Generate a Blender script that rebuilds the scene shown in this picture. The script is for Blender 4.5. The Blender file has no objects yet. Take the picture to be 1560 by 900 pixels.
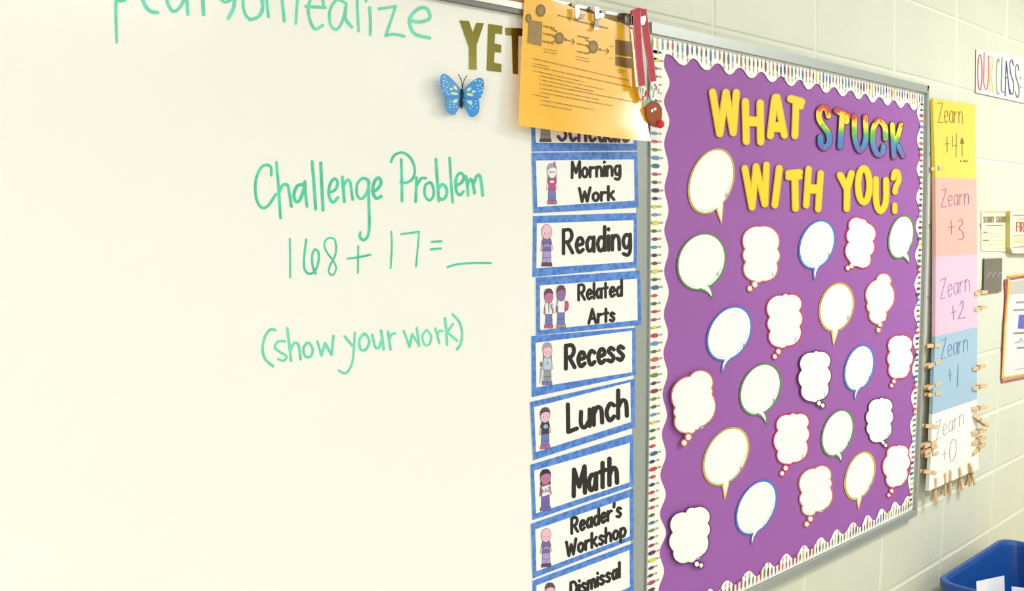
import bpy, bmesh, math, random
from mathutils import Matrix, Vector
random.seed(7)
C = bpy.context.scene.collection
PI = math.pi

# ------------------------------------------------------------------ camera
Z0 = 2.032                      # height of the mortar joint at the board tops
F, YAW, PIT, ROL, CX, CY, CZ = 1381.419, -0.743399, 1.495065, -0.00591, -3.202554, -1.104190, -0.398767 + Z0
def rotm(a, b, c):
    return Matrix.Rotation(a, 3, 'Z') @ Matrix.Rotation(b, 3, 'X') @ Matrix.Rotation(c, 3, 'Z')
R2 = rotm(YAW, PIT, ROL)
cam_data = bpy.data.cameras.new('camera'); cam = bpy.data.objects.new('camera', cam_data); C.objects.link(cam)
cam_data.sensor_width = 36; cam_data.lens = F / 1560 * 36; cam_data.clip_start = .02
cam.matrix_world = Matrix.Translation((CX, CY, CZ)) @ R2.to_4x4()
sc = bpy.context.scene; sc.camera = cam

# ------------------------------------------------------------------ world, lights, exposure
w = bpy.data.worlds.new('world'); sc.world = w; w.use_nodes = True
w.node_tree.nodes['Background'].inputs[0].default_value = (.97, 1, .97, 1)
w.node_tree.nodes['Background'].inputs[1].default_value = .35
def area(name, loc, sx, sy, power, col=(1, .995, .985), aim=None):
    l = bpy.data.lights.new(name, 'AREA'); l.shape = 'RECTANGLE'; l.size = sx; l.size_y = sy; l.energy = power; l.color = col
    o = bpy.data.objects.new(name, l); C.objects.link(o); o.location = loc
    if aim: o.rotation_euler = (Vector(aim) - Vector(loc)).to_track_quat('-Z', 'Y').to_euler()
    return o
LZ = 2.80
area('ceiling_panel_light', (.15, -1.55, LZ), 1.1, .5, 72)
area('ceiling_panel_light', (-1.9, -3.0, LZ), 1.2, .6, 24)
area('ceiling_panel_light', (-4.7, -2.0, LZ), 1.2, .6, 52)
area('ceiling_panel_light', (.75, -4.4, LZ), 1.2, .6, 16)
area('ceiling_panel_light', (-4.6, -4.4, LZ), 1.2, .6, 24)
area('window_daylight', (-5.62, -2.2, 1.35), 1.6, 1.1, 26, (.97, 1, .97), (-2.0, -1.2, 1.2))
sc.view_settings.view_transform = 'Standard'; sc.view_settings.look = 'None'
sc.view_settings.exposure = 0.07; sc.view_settings.gamma = 1; sc.view_settings.use_curve_mapping = False

# ------------------------------------------------------------------ wall-plane coordinates
# The place was surveyed from its block courses: a lens with a little barrel distortion (model 1) read as a plain lens.
M1 = (1479.8134, -0.740695, 1.493016, -0.004922, -3.263764, -1.182231, -0.386926, 5.5245e-8)
R1 = rotm(*M1[1:4]); R1T = R1.transposed()
def P(x, y, d=0.0):
    """point at distance d in front of the wall plane that the photograph shows at (x, y)"""
    if callable(d): d = d(x, y)
    v = R2 @ Vector((x - 780, 450 - y, -F))
    t = (-d - CY) / v.y
    return Vector((CX + t * v.x, -d, CZ + t * v.z))
def RP(X, Z, d=0.0):
    """surveyed wall coordinates (X along, Z up from the joint) to photograph coordinates"""
    v = R1T @ (Vector((X, -d, Z)) - Vector(M1[4:7]))
    x, y = M1[0] * v.x / -v.z, M1[0] * v.y / -v.z
    r2 = x * x + y * y; s = 1 - M1[7] * min(r2, 980 ** 2) * (1 if r2 < 980 ** 2 else 1)
    return 780 + x * s, 450 - y * s
def W(X, Z, d=0.0):
    v = R1T @ (Vector((X, -d, Z)) - Vector(M1[4:7]))
    if v.z > -.35 or X < -4 or X > 1.2: return Vector((X, -d, Z + Z0))
    x, y = RP(X, Z, d)
    p = P(x, y, d)
    q = Vector((X, -d, Z + Z0)); off = p - q
    if off.length > .03: off *= .03 / off.length
    fade = min(1, max(0, (X + 4) / .8)) * min(1, max(0, (1.2 - X) / .8))
    return q + off * fade

# ------------------------------------------------------------------ materials
def lin(c):
    c /= 255
    return c / 12.92 if c < .04045 else ((c + .055) / 1.055) ** 2.4
MATS = {}
def mat(name, rgb, rough=.6, metal=0, bump=0, bscale=200, var=0, vscale=8, coat=0, k=.92, trans=0, alpha=1):
    if name in MATS: return MATS[name]
    m = bpy.data.materials.new(name); m.use_nodes = True
    nt = m.node_tree; b = nt.nodes['Principled BSDF']
    base = tuple(min(1, lin(c) * k) for c in rgb) + (1,)
    b.inputs['Base Color'].default_value = base
    b.inputs['Roughness'].default_value = rough; b.inputs['Metallic'].default_value = metal
    b.inputs['Coat Weight'].default_value = coat; b.inputs['Coat Roughness'].default_value = .08
    if var or bump:
        tc = nt.nodes.new('ShaderNodeNewGeometry')
    if var:
        n = nt.nodes.new('ShaderNodeTexNoise'); n.inputs['Scale'].default_value = vscale; n.inputs['Detail'].default_value = 4
        nt.links.new(tc.outputs['Position'], n.inputs['Vector'])
        r = nt.nodes.new('ShaderNodeValToRGB')
        r.color_ramp.elements[0].position = .3; r.color_ramp.elements[1].position = .7
        r.color_ramp.elements[0].color = tuple(c * (1 - var) for c in base[:3]) + (1,)
        r.color_ramp.elements[1].color = tuple(min(1, c * (1 + var)) for c in base[:3]) + (1,)
        nt.links.new(n.outputs['Fac'], r.inputs['Fac']); nt.links.new(r.outputs['Color'], b.inputs['Base Color'])
    if bump:
        n2 = nt.nodes.new('ShaderNodeTexNoise'); n2.inputs['Scale'].default_value = bscale; n2.inputs['Detail'].default_value = 6
        nt.links.new(tc.outputs['Position'], n2.inputs['Vector'])
        bp = nt.nodes.new('ShaderNodeBump'); bp.inputs['Strength'].default_value = bump; bp.inputs['Distance'].default_value = .002
        nt.links.new(n2.outputs['Fac'], bp.inputs['Height']); nt.links.new(bp.outputs['Normal'], b.inputs['Normal'])
    MATS[name] = m
    return m
BLOCK = mat('painted_block', (212, 216, 195), .5, bump=.5, bscale=90, var=.025, vscale=5)
MORTAR = mat('painted_mortar', (224, 227, 208), .6, bump=.2, bscale=120)
PLASTER = mat('plaster', (236, 236, 230), .8, bump=.1, bscale=60)
FLOORM = mat('floor_tile', (205, 202, 194), .35, var=.08, vscale=3)
CEILM = mat('ceiling_tile', (240, 240, 232), .9, bump=.4, bscale=150)
ENAMEL = mat('whiteboard_enamel', (246, 246, 236), .22, bump=.02, bscale=12)
ALU = mat('aluminium', (168, 175, 168), .42, metal=.4, bump=.05, bscale=400)
ALUD = mat('aluminium_dark_grey', (120, 122, 116), .5, metal=.3)  # darker grey aluminium for the map rail's lower flange
CORK = mat('cork', (176, 142, 100), .9, bump=.6, bscale=700, var=.15, vscale=400)
LIPM = mat('rail_lip', (236, 232, 224), .3, metal=.1)
TEAL = mat('green_marker', (78, 205, 168), .5, var=.16, vscale=55)
TEALP = mat('green_marker_pale', (112, 218, 186), .5, var=.12, vscale=55)
GOLD = mat('gold_foil', (140, 132, 66), .17, metal=1, bump=.03, bscale=40, k=1)
WING = mat('wing_blue', (48, 152, 226), .3, coat=.4)
WINGD = mat('wing_dark_blue', (36, 112, 190), .35)
WINGP = mat('wing_pale', (180, 226, 235), .3)
WINGY = mat('wing_yellow_green', (212, 234, 180), .3)
BLACK = mat('black_plastic', (24, 26, 32), .3)
CARDW = mat('card_white', (248, 249, 242), .35)
INK = mat('black_print', (30, 24, 14), .7)
INKP = mat('plum_print', (74, 56, 96), .5)
ORANGE = mat('orange_paper', (255, 196, 30), .5, bump=.12, bscale=9, coat=.6, k=1)
ORANGE.node_tree.nodes['Principled BSDF'].inputs['Coat Roughness'].default_value = .16
_nt = ORANGE.node_tree; _t = _nt.nodes.new('ShaderNodeBsdfTranslucent'); _t.inputs[0].default_value = (1, .42, .03, 1)
_mx = _nt.nodes.new('ShaderNodeMixShader'); _mx.inputs[0].default_value = .2
_nt.links.new(_nt.nodes['Principled BSDF'].outputs[0], _mx.inputs[1]); _nt.links.new(_t.outputs[0], _mx.inputs[2]); _nt.links.new(_mx.outputs[0], _nt.nodes['Material Output'].inputs[0])
ORINK = mat('print_on_orange', (122, 88, 24), .5)
ORGREY = mat('grey_print_on_orange', (150, 118, 52), .5, var=.25, vscale=300)
SILVER = mat('nickel_clip', (170, 168, 162), .34, metal=1, k=1)
RED = mat('red_ribbon', (186, 22, 44), .55, bump=.3, bscale=900, var=.08, vscale=500)
REDB = mat('red_felt', (226, 34, 40), .7)
STITCH = mat('white_stitching', (240, 225, 222), .6)
BROWN = mat('brown_felt', (164, 84, 48), .85, bump=.5, bscale=900)
PALEG = mat('pale_green_stripe', (150, 180, 140), .5)
PURPLE = mat('purple_paper', (155, 90, 168), .75, bump=.12, bscale=300, var=.03, vscale=6)
BORDER = mat('border_white', (250, 249, 238), .45)
YEL = mat('yellow_card', (255, 214, 0), .6)
YELE = mat('yellow_letter_edge', (232, 170, 58), .45)
DEDGE = mat('dark_letter_edge', (52, 40, 62), .4)
BUB = mat('bubble_white', (251, 252, 244), .4)
BUBS = mat('bubble_pale_blue', (208, 232, 240), .4)
GREYP = mat('grey_pencil', (110, 130, 136), .5)
WOOD = mat('pine_wood', (222, 190, 142), .6, var=.12, vscale=120, bump=.15, bscale=300)
WOODD = mat('pine_wood_end', (190, 120, 84), .6)
STEEL = mat('spring_steel', (150, 150, 150), .3, metal=1)
BIN = mat('blue_plastic', (22, 76, 150), .35, bump=.05, bscale=40)
PAPER = mat('white_paper', (236, 236, 238), .6)
CREAM = mat('cream_plastic', (244, 238, 196), .4)
CREAMD = mat('cream_print_edge_shade', (205, 190, 120), .5)  # printed lines on the signs, and shade painted into the fire sign's edges
def blue_print():
    m = bpy.data.materials.new('blue_scallop_print'); m.use_nodes = True; nt = m.node_tree; b = nt.nodes['Principled BSDF']
    g = nt.nodes.new('ShaderNodeNewGeometry')
    v = nt.nodes.new('ShaderNodeTexVoronoi'); v.inputs['Scale'].default_value = 95
    nt.links.new(g.outputs['Position'], v.inputs['Vector'])
    r = nt.nodes.new('ShaderNodeValToRGB')
    r.color_ramp.elements[0].color = (lin(62), lin(112), lin(192), 1); r.color_ramp.elements[1].color = (lin(92), lin(140), lin(212), 1)
    r.color_ramp.elements[0].position = .3; r.color_ramp.elements[1].position = .75
    nt.links.new(v.outputs['Distance'], r.inputs['Fac']); nt.links.new(r.outputs['Color'], b.inputs['Base Color'])
    b.inputs['Roughness'].default_value = .6
    return m
BLUEC = blue_print()
def tie_dye(zc):
    m = bpy.data.materials.new('tie_dye_card'); m.use_nodes = True; nt = m.node_tree; b = nt.nodes['Principled BSDF']
    g = nt.nodes.new('ShaderNodeNewGeometry'); s = nt.nodes.new('ShaderNodeSeparateXYZ'); nt.links.new(g.outputs['Position'], s.inputs[0])
    n = nt.nodes.new('ShaderNodeTexNoise'); n.inputs['Scale'].default_value = 45; nt.links.new(g.outputs['Position'], n.inputs['Vector'])
    a = nt.nodes.new('ShaderNodeMath'); a.operation = 'MULTIPLY_ADD'; a.inputs[1].default_value = 8.6; a.inputs[2].default_value = .30 - 8.6 * zc + .0
    nt.links.new(s.outputs['Z'], a.inputs[0])
    c = nt.nodes.new('ShaderNodeMath'); c.operation = 'MULTIPLY_ADD'; c.inputs[1].default_value = .55; nt.links.new(n.outputs['Fac'], c.inputs[0]); nt.links.new(a.outputs[0], c.inputs[2])
    d = nt.nodes.new('ShaderNodeMath'); d.operation = 'SUBTRACT'; d.inputs[1].default_value = .08; nt.links.new(c.outputs[0], d.inputs[0])
    r = nt.nodes.new('ShaderNodeValToRGB'); e = r.color_ramp.elements
    cs = [(.0, (170, 40, 120)), (.14, (110, 70, 150)), (.26, (30, 110, 190)), (.40, (30, 140, 180)), (.50, (70, 170, 50)), (.60, (150, 200, 10)), (.68, (255, 225, 0)), (.84, (255, 205, 0)), (.90, (210, 40, 30)), (1, (200, 40, 50))]
    e[0].position, e[0].color = cs[0][0], tuple(lin(x) for x in cs[0][1]) + (1,)
    e[1].position, e[1].color = cs[-1][0], tuple(lin(x) for x in cs[-1][1]) + (1,)
    for p, q in cs[1:-1]:
        k = e.new(p); k.color = tuple(lin(x) for x in q) + (1,)
    nt.links.new(d.outputs[0], r.inputs['Fac']); nt.links.new(r.outputs['Color'], b.inputs['Base Color'])
    b.inputs['Roughness'].default_value = .25; b.inputs['Coat Weight'].default_value = .5
    return m

# ------------------------------------------------------------------ mesh helpers
class MB:
    def __init__(s): s.v = []; s.f = []; s.m = []; s.mats = []; s.k = 0
    def mi(s, m):
        if m not in s.mats: s.mats.append(m)
        return s.mats.index(m)
    def face(s, pts, m):
        i = len(s.v); s.v += [tuple(p) for p in pts]; s.f.append(tuple(range(i, i + len(pts)))); s.m.append(s.mi(m))
    def slab(s, pts, m, th=.0004, side=None):
        """front polygon (world points) and a body th deep behind it"""
        n = len(pts); i = len(s.v); a = s.mi(m); b = s.mi(side or m)
        s.v += [tuple(p) for p in pts] + [(p[0], p[1] + th, p[2]) for p in pts]
        s.f.append(tuple(range(i, i + n))); s.m.append(a)
        s.f.append(tuple(range(i + 2 * n - 1, i + n - 1, -1))); s.m.append(b)
        for j in range(n):
            k = (j + 1) % n; s.f.append((i + j, i + n + j, i + n + k, i + k)); s.m.append(b)
    def poly(s, px, d, m, th=0, side=None):
        pts = [P(x, y, d) for x, y in px]
        s.slab(pts, m, th, side) if th else s.face(pts, m)
    def box(s, a, b, m):
        x0, y0, z0 = a; x1, y1, z1 = b
        i = len(s.v); s.v += [(x0, y0, z0), (x1, y0, z0), (x1, y1, z0), (x0, y1, z0), (x0, y0, z1), (x1, y0, z1), (x1, y1, z1), (x0, y1, z1)]
        for q in ((0, 3, 2, 1), (4, 5, 6, 7), (0, 1, 5, 4), (1, 2, 6, 5), (2, 3, 7, 6), (3, 0, 4, 7)):
            s.f.append(tuple(i + t for t in q)); s.m.append(s.mi(m))
    def ribbon(s, px, wd, d, m, th=0, smooth=True, side=None, cap=True):
        """a stroke of the given width (photograph units) along px at depth d"""
        if smooth and len(px) > 2: px = catmull(px)
        runs = [[px[0]]]
        for j in range(1, len(px)):
            if math.hypot(px[j][0] - runs[-1][-1][0], px[j][1] - runs[-1][-1][1]) < 1e-3: continue
            runs[-1].append(px[j])
            if j < len(px) - 1:
                a = math.atan2(px[j][1] - px[j - 1][1], px[j][0] - px[j - 1][0]); b = math.atan2(px[j + 1][1] - px[j][1], px[j + 1][0] - px[j][0])
                t = abs((b - a + PI) % (2 * PI) - PI)
                if t > .9: runs.append([px[j]])
        for r in runs:
            if len(r) < 2: continue
            L, Rr = [], []
            n = len(r)
            for j in range(n):
                ax, ay = r[max(0, j - 1)]; bx, by = r[min(n - 1, j + 1)]
                l = math.hypot(bx - ax, by - ay) or 1; nx, ny = -(by - ay) / l, (bx - ax) / l
                L.append((r[j][0] + nx * wd / 2, r[j][1] + ny * wd / 2)); Rr.append((r[j][0] - nx * wd / 2, r[j][1] - ny * wd / 2))
            out = list(L)
            if cap:
                a0 = math.atan2(L[-1][1] - r[-1][1], L[-1][0] - r[-1][0])
                out += [(r[-1][0] + wd / 2 * math.cos(a0 - PI * t / 5), r[-1][1] + wd / 2 * math.sin(a0 - PI * t / 5)) for t in range(1, 5)]
            out += Rr[::-1]
            if cap:
                a0 = math.atan2(Rr[0][1] - r[0][1], Rr[0][0] - r[0][0])
                out += [(r[0][0] + wd / 2 * math.cos(a0 - PI * t / 5), r[0][1] + wd / 2 * math.sin(a0 - PI * t / 5)) for t in range(1, 5)]
            s.k += 1; off = (s.k % 24) * 1.2e-5; z_ = [0]
            dd = lambda x, y, d=d: (d(x, y) if callable(d) else d) + off + z_[0]
            # the stroke rises by a hair along its length, so crossing parts never coincide
            # front as strips, so concave ends never confuse the tessellation
            if th:
                pts = [P(x, y, dd) for x, y in out]
                i = len(s.v); N = len(out); s.v += [tuple(p) for p in pts] + [(p[0], p[1] + th, p[2]) for p in pts]
                b = s.mi(side or m)
                for j in range(N):
                    k = (j + 1) % N; s.f.append((i + j, i + N + j, i + N + k, i + k)); s.m.append(b)
            for j in range(n - 1):
                z_[0] = j * 2.5e-6; l0, r0 = P(*L[j], dd), P(*Rr[j], dd)
                z_[0] = (j + 1) * 2.5e-6; s.face([l0, P(*L[j + 1], dd), P(*Rr[j + 1], dd), r0], m)
            if cap:
                s.face([P(*L[-1], dd)] + [P(*q, dd) for q in out[n:n + 4]] + [P(*Rr[-1], dd)], m); z_[0] = 0
                s.face([P(*Rr[0], dd)] + [P(*q, dd) for q in out[-4:]] + [P(*L[0], dd)], m)
    def ring(s, px, wd, d, m, th=0): s.ribbon(list(px) + [px[0]], wd, d, m, th, smooth=False)
    def obj(s, name, parent=None, smooth=False):
        me = bpy.data.meshes.new(name)
        ctr = Vector((0, 0, 0))
        if s.v:
            xs = [[v[i] for v in s.v] for i in range(3)]
            ctr = Vector(((min(xs[0]) + max(xs[0])) / 2, (min(xs[1]) + max(xs[1])) / 2, min(xs[2])))
        me.from_pydata([tuple(Vector(v) - ctr) for v in s.v], [], s.f)
        for m in s.mats: me.materials.append(m)
        me.polygons.foreach_set('material_index', s.m)
        if smooth: me.polygons.foreach_set('use_smooth', [True] * len(s.f))
        me.update()
        o = bpy.data.objects.new(name, me); C.objects.link(o)
        if parent is not None:
            o.parent = parent; o.location = ctr - tot(parent)
        else: o.location = ctr
        return o
def tot(o):
    v = Vector(o.location)
    while o.parent: o = o.parent; v += o.location
    return v
def tag(o, label, cat, group=None):
    o['label'] = label; o['category'] = cat
    if group: o['group'] = group
    return o
def thing(name, loc, label, cat, group=None):
    o = bpy.data.objects.new(name, None); C.objects.link(o); o.location = loc; o.empty_display_size = .05
    return tag(o, label, cat, group)
def catmull(p, n=5):
    q = [p[0]] + list(p) + [p[-1]]; out = []
    for i in range(1, len(q) - 2):
        a, b, c, d = q[i - 1:i + 3]
        for t in range(n):
            t /= n
            out.append(tuple(.5 * (2 * b[k] + (c[k] - a[k]) * t + (2 * a[k] - 5 * b[k] + 4 * c[k] - d[k]) * t * t + (3 * b[k] - a[k] - 3 * c[k] + d[k]) * t ** 3) for k in (0, 1)))
    return out + [tuple(p[-1])]
def zc(x0, y0, s):
    """a close-up's coordinates to photograph coordinates"""
    return lambda pts: [(x0 + x / s, y0 + y / s) for x, y in pts]

# ------------------------------------------------------------------ the room
def plane_struct(name, pts, m):
    b = MB(); b.face(pts, m); o = b.obj(name); o['kind'] = 'structure'; return o
XL, XR, YF, ZC = -5.69, 2.44, -5.6, 14 * .2032
plane_struct('floor', [(XL, .02, 0), (XR, .02, 0), (XR, YF, 0), (XL, YF, 0)], FLOORM)
plane_struct('ceiling', [(XL, .02, ZC), (XL, YF, ZC), (XR, YF, ZC), (XR, .02, ZC)], CEILM)
plane_struct('wall_left', [(XL, .02, 0), (XL, YF, 0), (XL, YF, ZC), (XL, .02, ZC)], PLASTER)
plane_struct('wall_right', [(XR, .02, 0), (XR, YF, 0), (XR, YF, ZC), (XR, .02, ZC)], PLASTER)
plane_struct('wall_front', [(XL, YF, 0), (XR, YF, 0), (XR, YF, ZC), (XL, YF, ZC)], PLASTER)
wall = MB()
wall.slab([(XL, .0018, 0), (XR, .0018, 0), (XR, .0018, ZC), (XL, .0018, ZC)], MORTAR, .05)
wall = wall.obj('wall_back'); wall['kind'] = 'structure'
B = .2032
for r in range(-4, 10):                      # fourteen courses, stack bond
    for c in range(-6, 14):
        x1, x0, z1, z0 = -c * 2 * B, -(c + 1) * 2 * B, -r * B, -(r + 1) * B
        if z0 + Z0 < -.01: continue
        j = .0022; e = .0055; jv = .0016
        def ring(dx, dz, d):
            return [W(x0 + dx, z0 + dz, d), W(x1 - dx, z0 + dz, d), W(x1 - dx, z1 - dz, d), W(x0 + dx, z1 - dz, d)]
        back = ring(jv, j, -.008); mid = ring(jv, j, -.0028); fr = ring(jv + .008, j + e, 0)
        # the face is split so that it follows the joints
        b = MB(); b.v = [tuple(p) for p in back + mid + fr]
        b.f = [(8, 9, 10, 11)] + [(k + 8 - 4, (k + 1) % 4 + 4, (k + 1) % 4 + 8, k + 8) for k in range(4)] + [(k, (k + 1) % 4, (k + 1) % 4 + 4, k + 4) for k in range(4)]
        b.mi(BLOCK); b.m = [0] * 9
        b.obj('concrete_block', wall)

# ------------------------------------------------------------------ whiteboard
DW = .012                                    # its writing surface stands 12 mm off the wall
wb = thing('whiteboard', (-3.1, -.0, Z0 - 1.27), 'large white enamel marker board with green handwriting', 'whiteboard')
b = MB()
xr = -1.868
b.slab([Vector((-4.30, -DW, Z0 - 1.262)), W(xr, -1.262, DW), W(xr, -.8, DW), W(xr, -.4, DW), W(xr, -.05, DW), W(-2.3, -.05, DW), W(-2.7, -.05, DW), W(-3.1, -.05, DW), Vector((-4.30, -DW, Z0 - .05))], ENAMEL, .011)
b.obj('writing_surface', wb)
b = MB(); b.box((-4.33, -.02, Z0 - 1.27), (-4.295, -.0005, Z0 - .02), ALU); b.obj('left_frame', wb)
b = MB(); b.box((-4.33, -.02, Z0 - 1.295), (-1.86, -.0005, Z0 - 1.262), ALU); b.box((-4.2, -.075, Z0 - 1.30), (-1.95, -.02, Z0 - 1.292), ALU); b.obj('marker_tray', wb)
# right-hand frame member, the wide grey strip beside the schedule cards
def strip(mb, left, right, d, m, th):
    mb.slab([P(x, y, d) for x, y in left] + [P(x, y, d) for x, y in right[::-1]], m, th)
b = MB()
strip(b, [(974, 30), (970.5, 230), (968, 450), (963.5, 650), (960.5, 850), (959, 960), (958, 1010)],
      [(989.8, 30), (989.6, 230), (988.4, 450), (985.2, 650), (982.4, 850), (980.6, 960), (979.4, 1010)], .0125, ALU, .012)
b.obj('right_frame', wb)
# map rail along the top: cork insert, pale lip, grey lower flange
def rail(z1, z2, d, th, m, name, x0=-3.9, x1=-1.875):
    b = MB(); xs = [x0 + (x1 - x0) * k / 8 for k in range(9)]
    b.slab([W(x, z1, d) for x in xs] + [W(x, z2, d) for x in xs[::-1]], m, th); return b.obj(name, wb)
rail(-.021, -.0445, .020, .019, CORK, 'cork_insert')
rail(-.019, -.024, .0225, .021, LIPM, 'rail_top_lip')
rail(-.0352, -.0455, .0225, .021, LIPM, 'rail_lower_lip')
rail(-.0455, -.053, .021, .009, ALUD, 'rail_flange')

hand = []
z5 = zc(360, 200, 3.714); z6 = zc(380, 440, 3.75); z2 = zc(380, 0, 3.895); z1 = zc(0, 0, 3.895)
title = [  # challenge problem
 [(198, 248), (196, 205), (175, 190), (140, 205), (112, 270), (108, 340), (120, 400), (145, 432), (180, 420), (225, 355)],
 [(227, 175), (240, 330), (250, 490)], [(243, 345), (262, 305), (290, 305), (300, 350), (312, 425)],
 [(378, 300), (345, 310), (326, 355), (335, 395), (358, 390), (385, 320), (388, 285)], [(388, 285), (392, 350), (400, 425)],
 [(429, 172), (440, 300), (449, 440)], [(478, 178), (484, 310), (491, 445)],
 [(528, 345), (560, 330), (574, 290), (555, 268), (530, 300), (524, 360), (545, 402), (575, 375)],
 [(600, 258), (606, 330), (611, 398)], [(608, 310), (628, 275), (645, 290), (652, 340), (660, 385)],
 [(745, 275), (715, 265), (684, 300), (684, 360), (710, 382), (740, 345), (752, 290)], [(748, 280), (750, 400), (753, 530), (745, 590), (722, 614), (700, 600), (702, 572)],
 [(772, 340), (800, 325), (820, 290), (805, 262), (782, 285), (772, 335), (790, 378), (820, 368)],
 [(933, 160), (936, 270), (938, 395)], [(875, 172), (895, 135), (940, 120), (985, 150), (1010, 210), (1000, 265), (965, 290), (930, 288)],
 [(1020, 262), (1018, 330), (1015, 398)], [(1020, 310), (1045, 268), (1072, 265)],
 [(1095, 290), (1070, 305), (1066, 355), (1085, 388), (1108, 380), (1118, 340), (1105, 295), (1090, 290)],
 [(1129, 158), (1138, 280), (1146, 395)], [(1142, 330), (1165, 300), (1188, 320), (1190, 360), (1170, 385), (1148, 378)],
 [(1207, 150), (1215, 280), (1224, 402)], [(1245, 305), (1275, 290), (1288, 255), (1265, 236), (1243, 270), (1245, 335), (1265, 360), (1285, 340)],
 [(1300, 255), (1308, 310), (1312, 362)], [(1308, 300), (1325, 270), (1338, 290), (1348, 350)], [(1342, 300), (1360, 255), (1378, 250), (1388, 300), (1394, 362)],
]
sums = [[(302, 608), (304, 700), (305, 825)], [(396, 612), (385, 700), (385, 775), (410, 805), (445, 790), (465, 735), (465, 685), (445, 668), (430, 700), (432, 760), (450, 805)],
 [(565, 650), (555, 610), (520, 605), (498, 635), (510, 680), (550, 735), (565, 775), (548, 812), (525, 800), (530, 760), (560, 700), (566, 650)],
 [(690, 650), (688, 800)], [(630, 720), (690, 712), (758, 698)], [(877, 568), (880, 660), (873, 775)], [(932, 582), (1035, 568)], [(1034, 568), (1025, 680), (1017, 765)],
 [(1105, 625), (1160, 622)], [(1100, 668), (1158, 663)], [(1195, 768), (1250, 752), (1340, 745), (1440, 745)]]
show = [[(148, 235), (120, 232), (90, 270), (75, 340), (90, 400), (135, 442)], [(205, 300), (165, 300), (145, 335), (175, 360), (212, 385), (195, 410), (165, 400)],
 [(216, 225), (228, 320), (238, 410)], [(235, 350), (255, 310), (280, 320), (292, 402)], [(330, 308), (308, 340), (320, 385), (350, 385), (362, 345), (340, 308), (325, 310)],
 [(388, 300), (412, 380)], [(412, 380), (432, 310)], [(432, 310), (470, 375)], [(470, 375), (480, 268)],
 [(543, 270), (588, 325)], [(602, 248), (597, 340), (585, 430), (550, 482), (510, 465)], [(655, 258), (628, 290), (635, 345), (665, 345), (685, 300), (665, 260), (650, 258)],
 [(702, 262), (718, 330), (740, 335), (752, 300)], [(752, 238), (760, 290), (766, 345)], [(792, 245), (806, 345)], [(800, 285), (815, 258), (832, 255)],
 [(882, 240), (914, 330)], [(914, 330), (930, 258)], [(930, 258), (970, 325)], [(970, 325), (956, 222)], [(1010, 235), (988, 270), (1000, 318), (1028, 315), (1038, 270), (1015, 235)],
 [(1062, 225), (1085, 310)], [(1075, 262), (1085, 240), (1103, 240)], [(1117, 168), (1125, 240), (1129, 318)], [(1162, 200), (1128, 250)], [(1128, 245), (1188, 296)],
 [(1160, 145), (1200, 190), (1215, 250), (1208, 310), (1187, 345)]]
top = [z2(q) for q in [[(70, 0), (80, 50), (60, 95), (0, 118)], [(100, -40), (105, 30), (113, 100)], [(190, -40), (200, 60), (207, 125)], [(286, -10), (280, 60), (275, 140)],
 [(335, 38), (450, 45)], [(440, 45), (430, -10), (380, -25), (350, 40), (360, 120), (390, 172), (435, 150)], [(575, 20), (520, 0), (478, 60), (480, 140), (515, 176), (550, 130), (570, 60), (575, 20)],
 [(572, 40), (570, 110), (608, 160)], [(638, -40), (642, 80), (648, 185)], [(713, 45), (718, 120), (718, 205)], [(768, 52), (868, 38)], [(868, 38), (810, 208)], [(808, 210), (860, 203), (918, 215)],
 [(950, 120), (1010, 130), (1068, 110), (1060, 60), (1020, 45), (970, 80), (950, 130), (980, 200), (1070, 225)], [(692, 0), (692, 6)]]]
top += [z1(q) for q in [[(690, -60), (688, 80), (693, 250)], [(690, 5), (740, 0), (760, -30)], [(838, -40), (855, 20), (890, 65), (935, 74)], [(985, -30), (1000, 30), (1030, 68), (1070, 40), (1100, -20)], [(1108, -20), (1115, 85)],
 [(1200, -40), (1208, 85)], [(1290, -30), (1330, 12), (1370, 0)], [(1395, -20), (1385, 50), (1355, 108)], [(1440, -30), (1445, 50), (1465, 100), (1500, 115), (1535, 95), (1558, 40), (1560, -30)]]]
for name, strokes, wd, mm in (('handwriting', top, 5.2, TEALP), ('handwriting', [z5(s) for s in title[:13]], 5.0, TEAL), ('handwriting', [z5(s) for s in title[13:]], 4.6, TEAL), ('handwriting', [z5(s) for s in sums], 3.4, TEAL), ('handwriting', [z6(s) for s in show[:9]], 4.2, TEALP), ('handwriting', [z6(s) for s in show[9:15]], 4.2, TEALP), ('handwriting', [z6(s) for s in show[15:]], 4.2, TEALP)):
    b = MB()
    for s_ in strokes: b.ribbon(s_, wd * random.uniform(.85, 1.1), DW + .00015, mm)
    b.obj(name, wb)

# gold foil letters stuck on the board
z3 = zc(660, 0, 3.75)
LT = 'letters stuck on the whiteboard'
for nm, poly, lab in (('Y', [(152, 117), (205, 120), (228, 190), (248, 130), (290, 133), (248, 258), (248, 398), (206, 394), (206, 270)], 'olive gold foil letter Y above the butterfly'),
    ('E', [(316, 136), (396, 148), (394, 195), (354, 190), (350, 248), (388, 256), (388, 300), (351, 296), (348, 358), (390, 366), (388, 412), (308, 402)], 'olive gold foil letter E between the Y and the T'),
    ('T', [(414, 158), (520, 163), (520, 206), (486, 204), (484, 424), (456, 420), (450, 203), (416, 200)], 'olive gold foil letter T half hidden by the orange flyer')):
    b = MB(); b.poly(z3(poly), DW + .0012, GOLD, .001); tag(b.obj('foil_letter'), lab, 'letter', LT)

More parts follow.
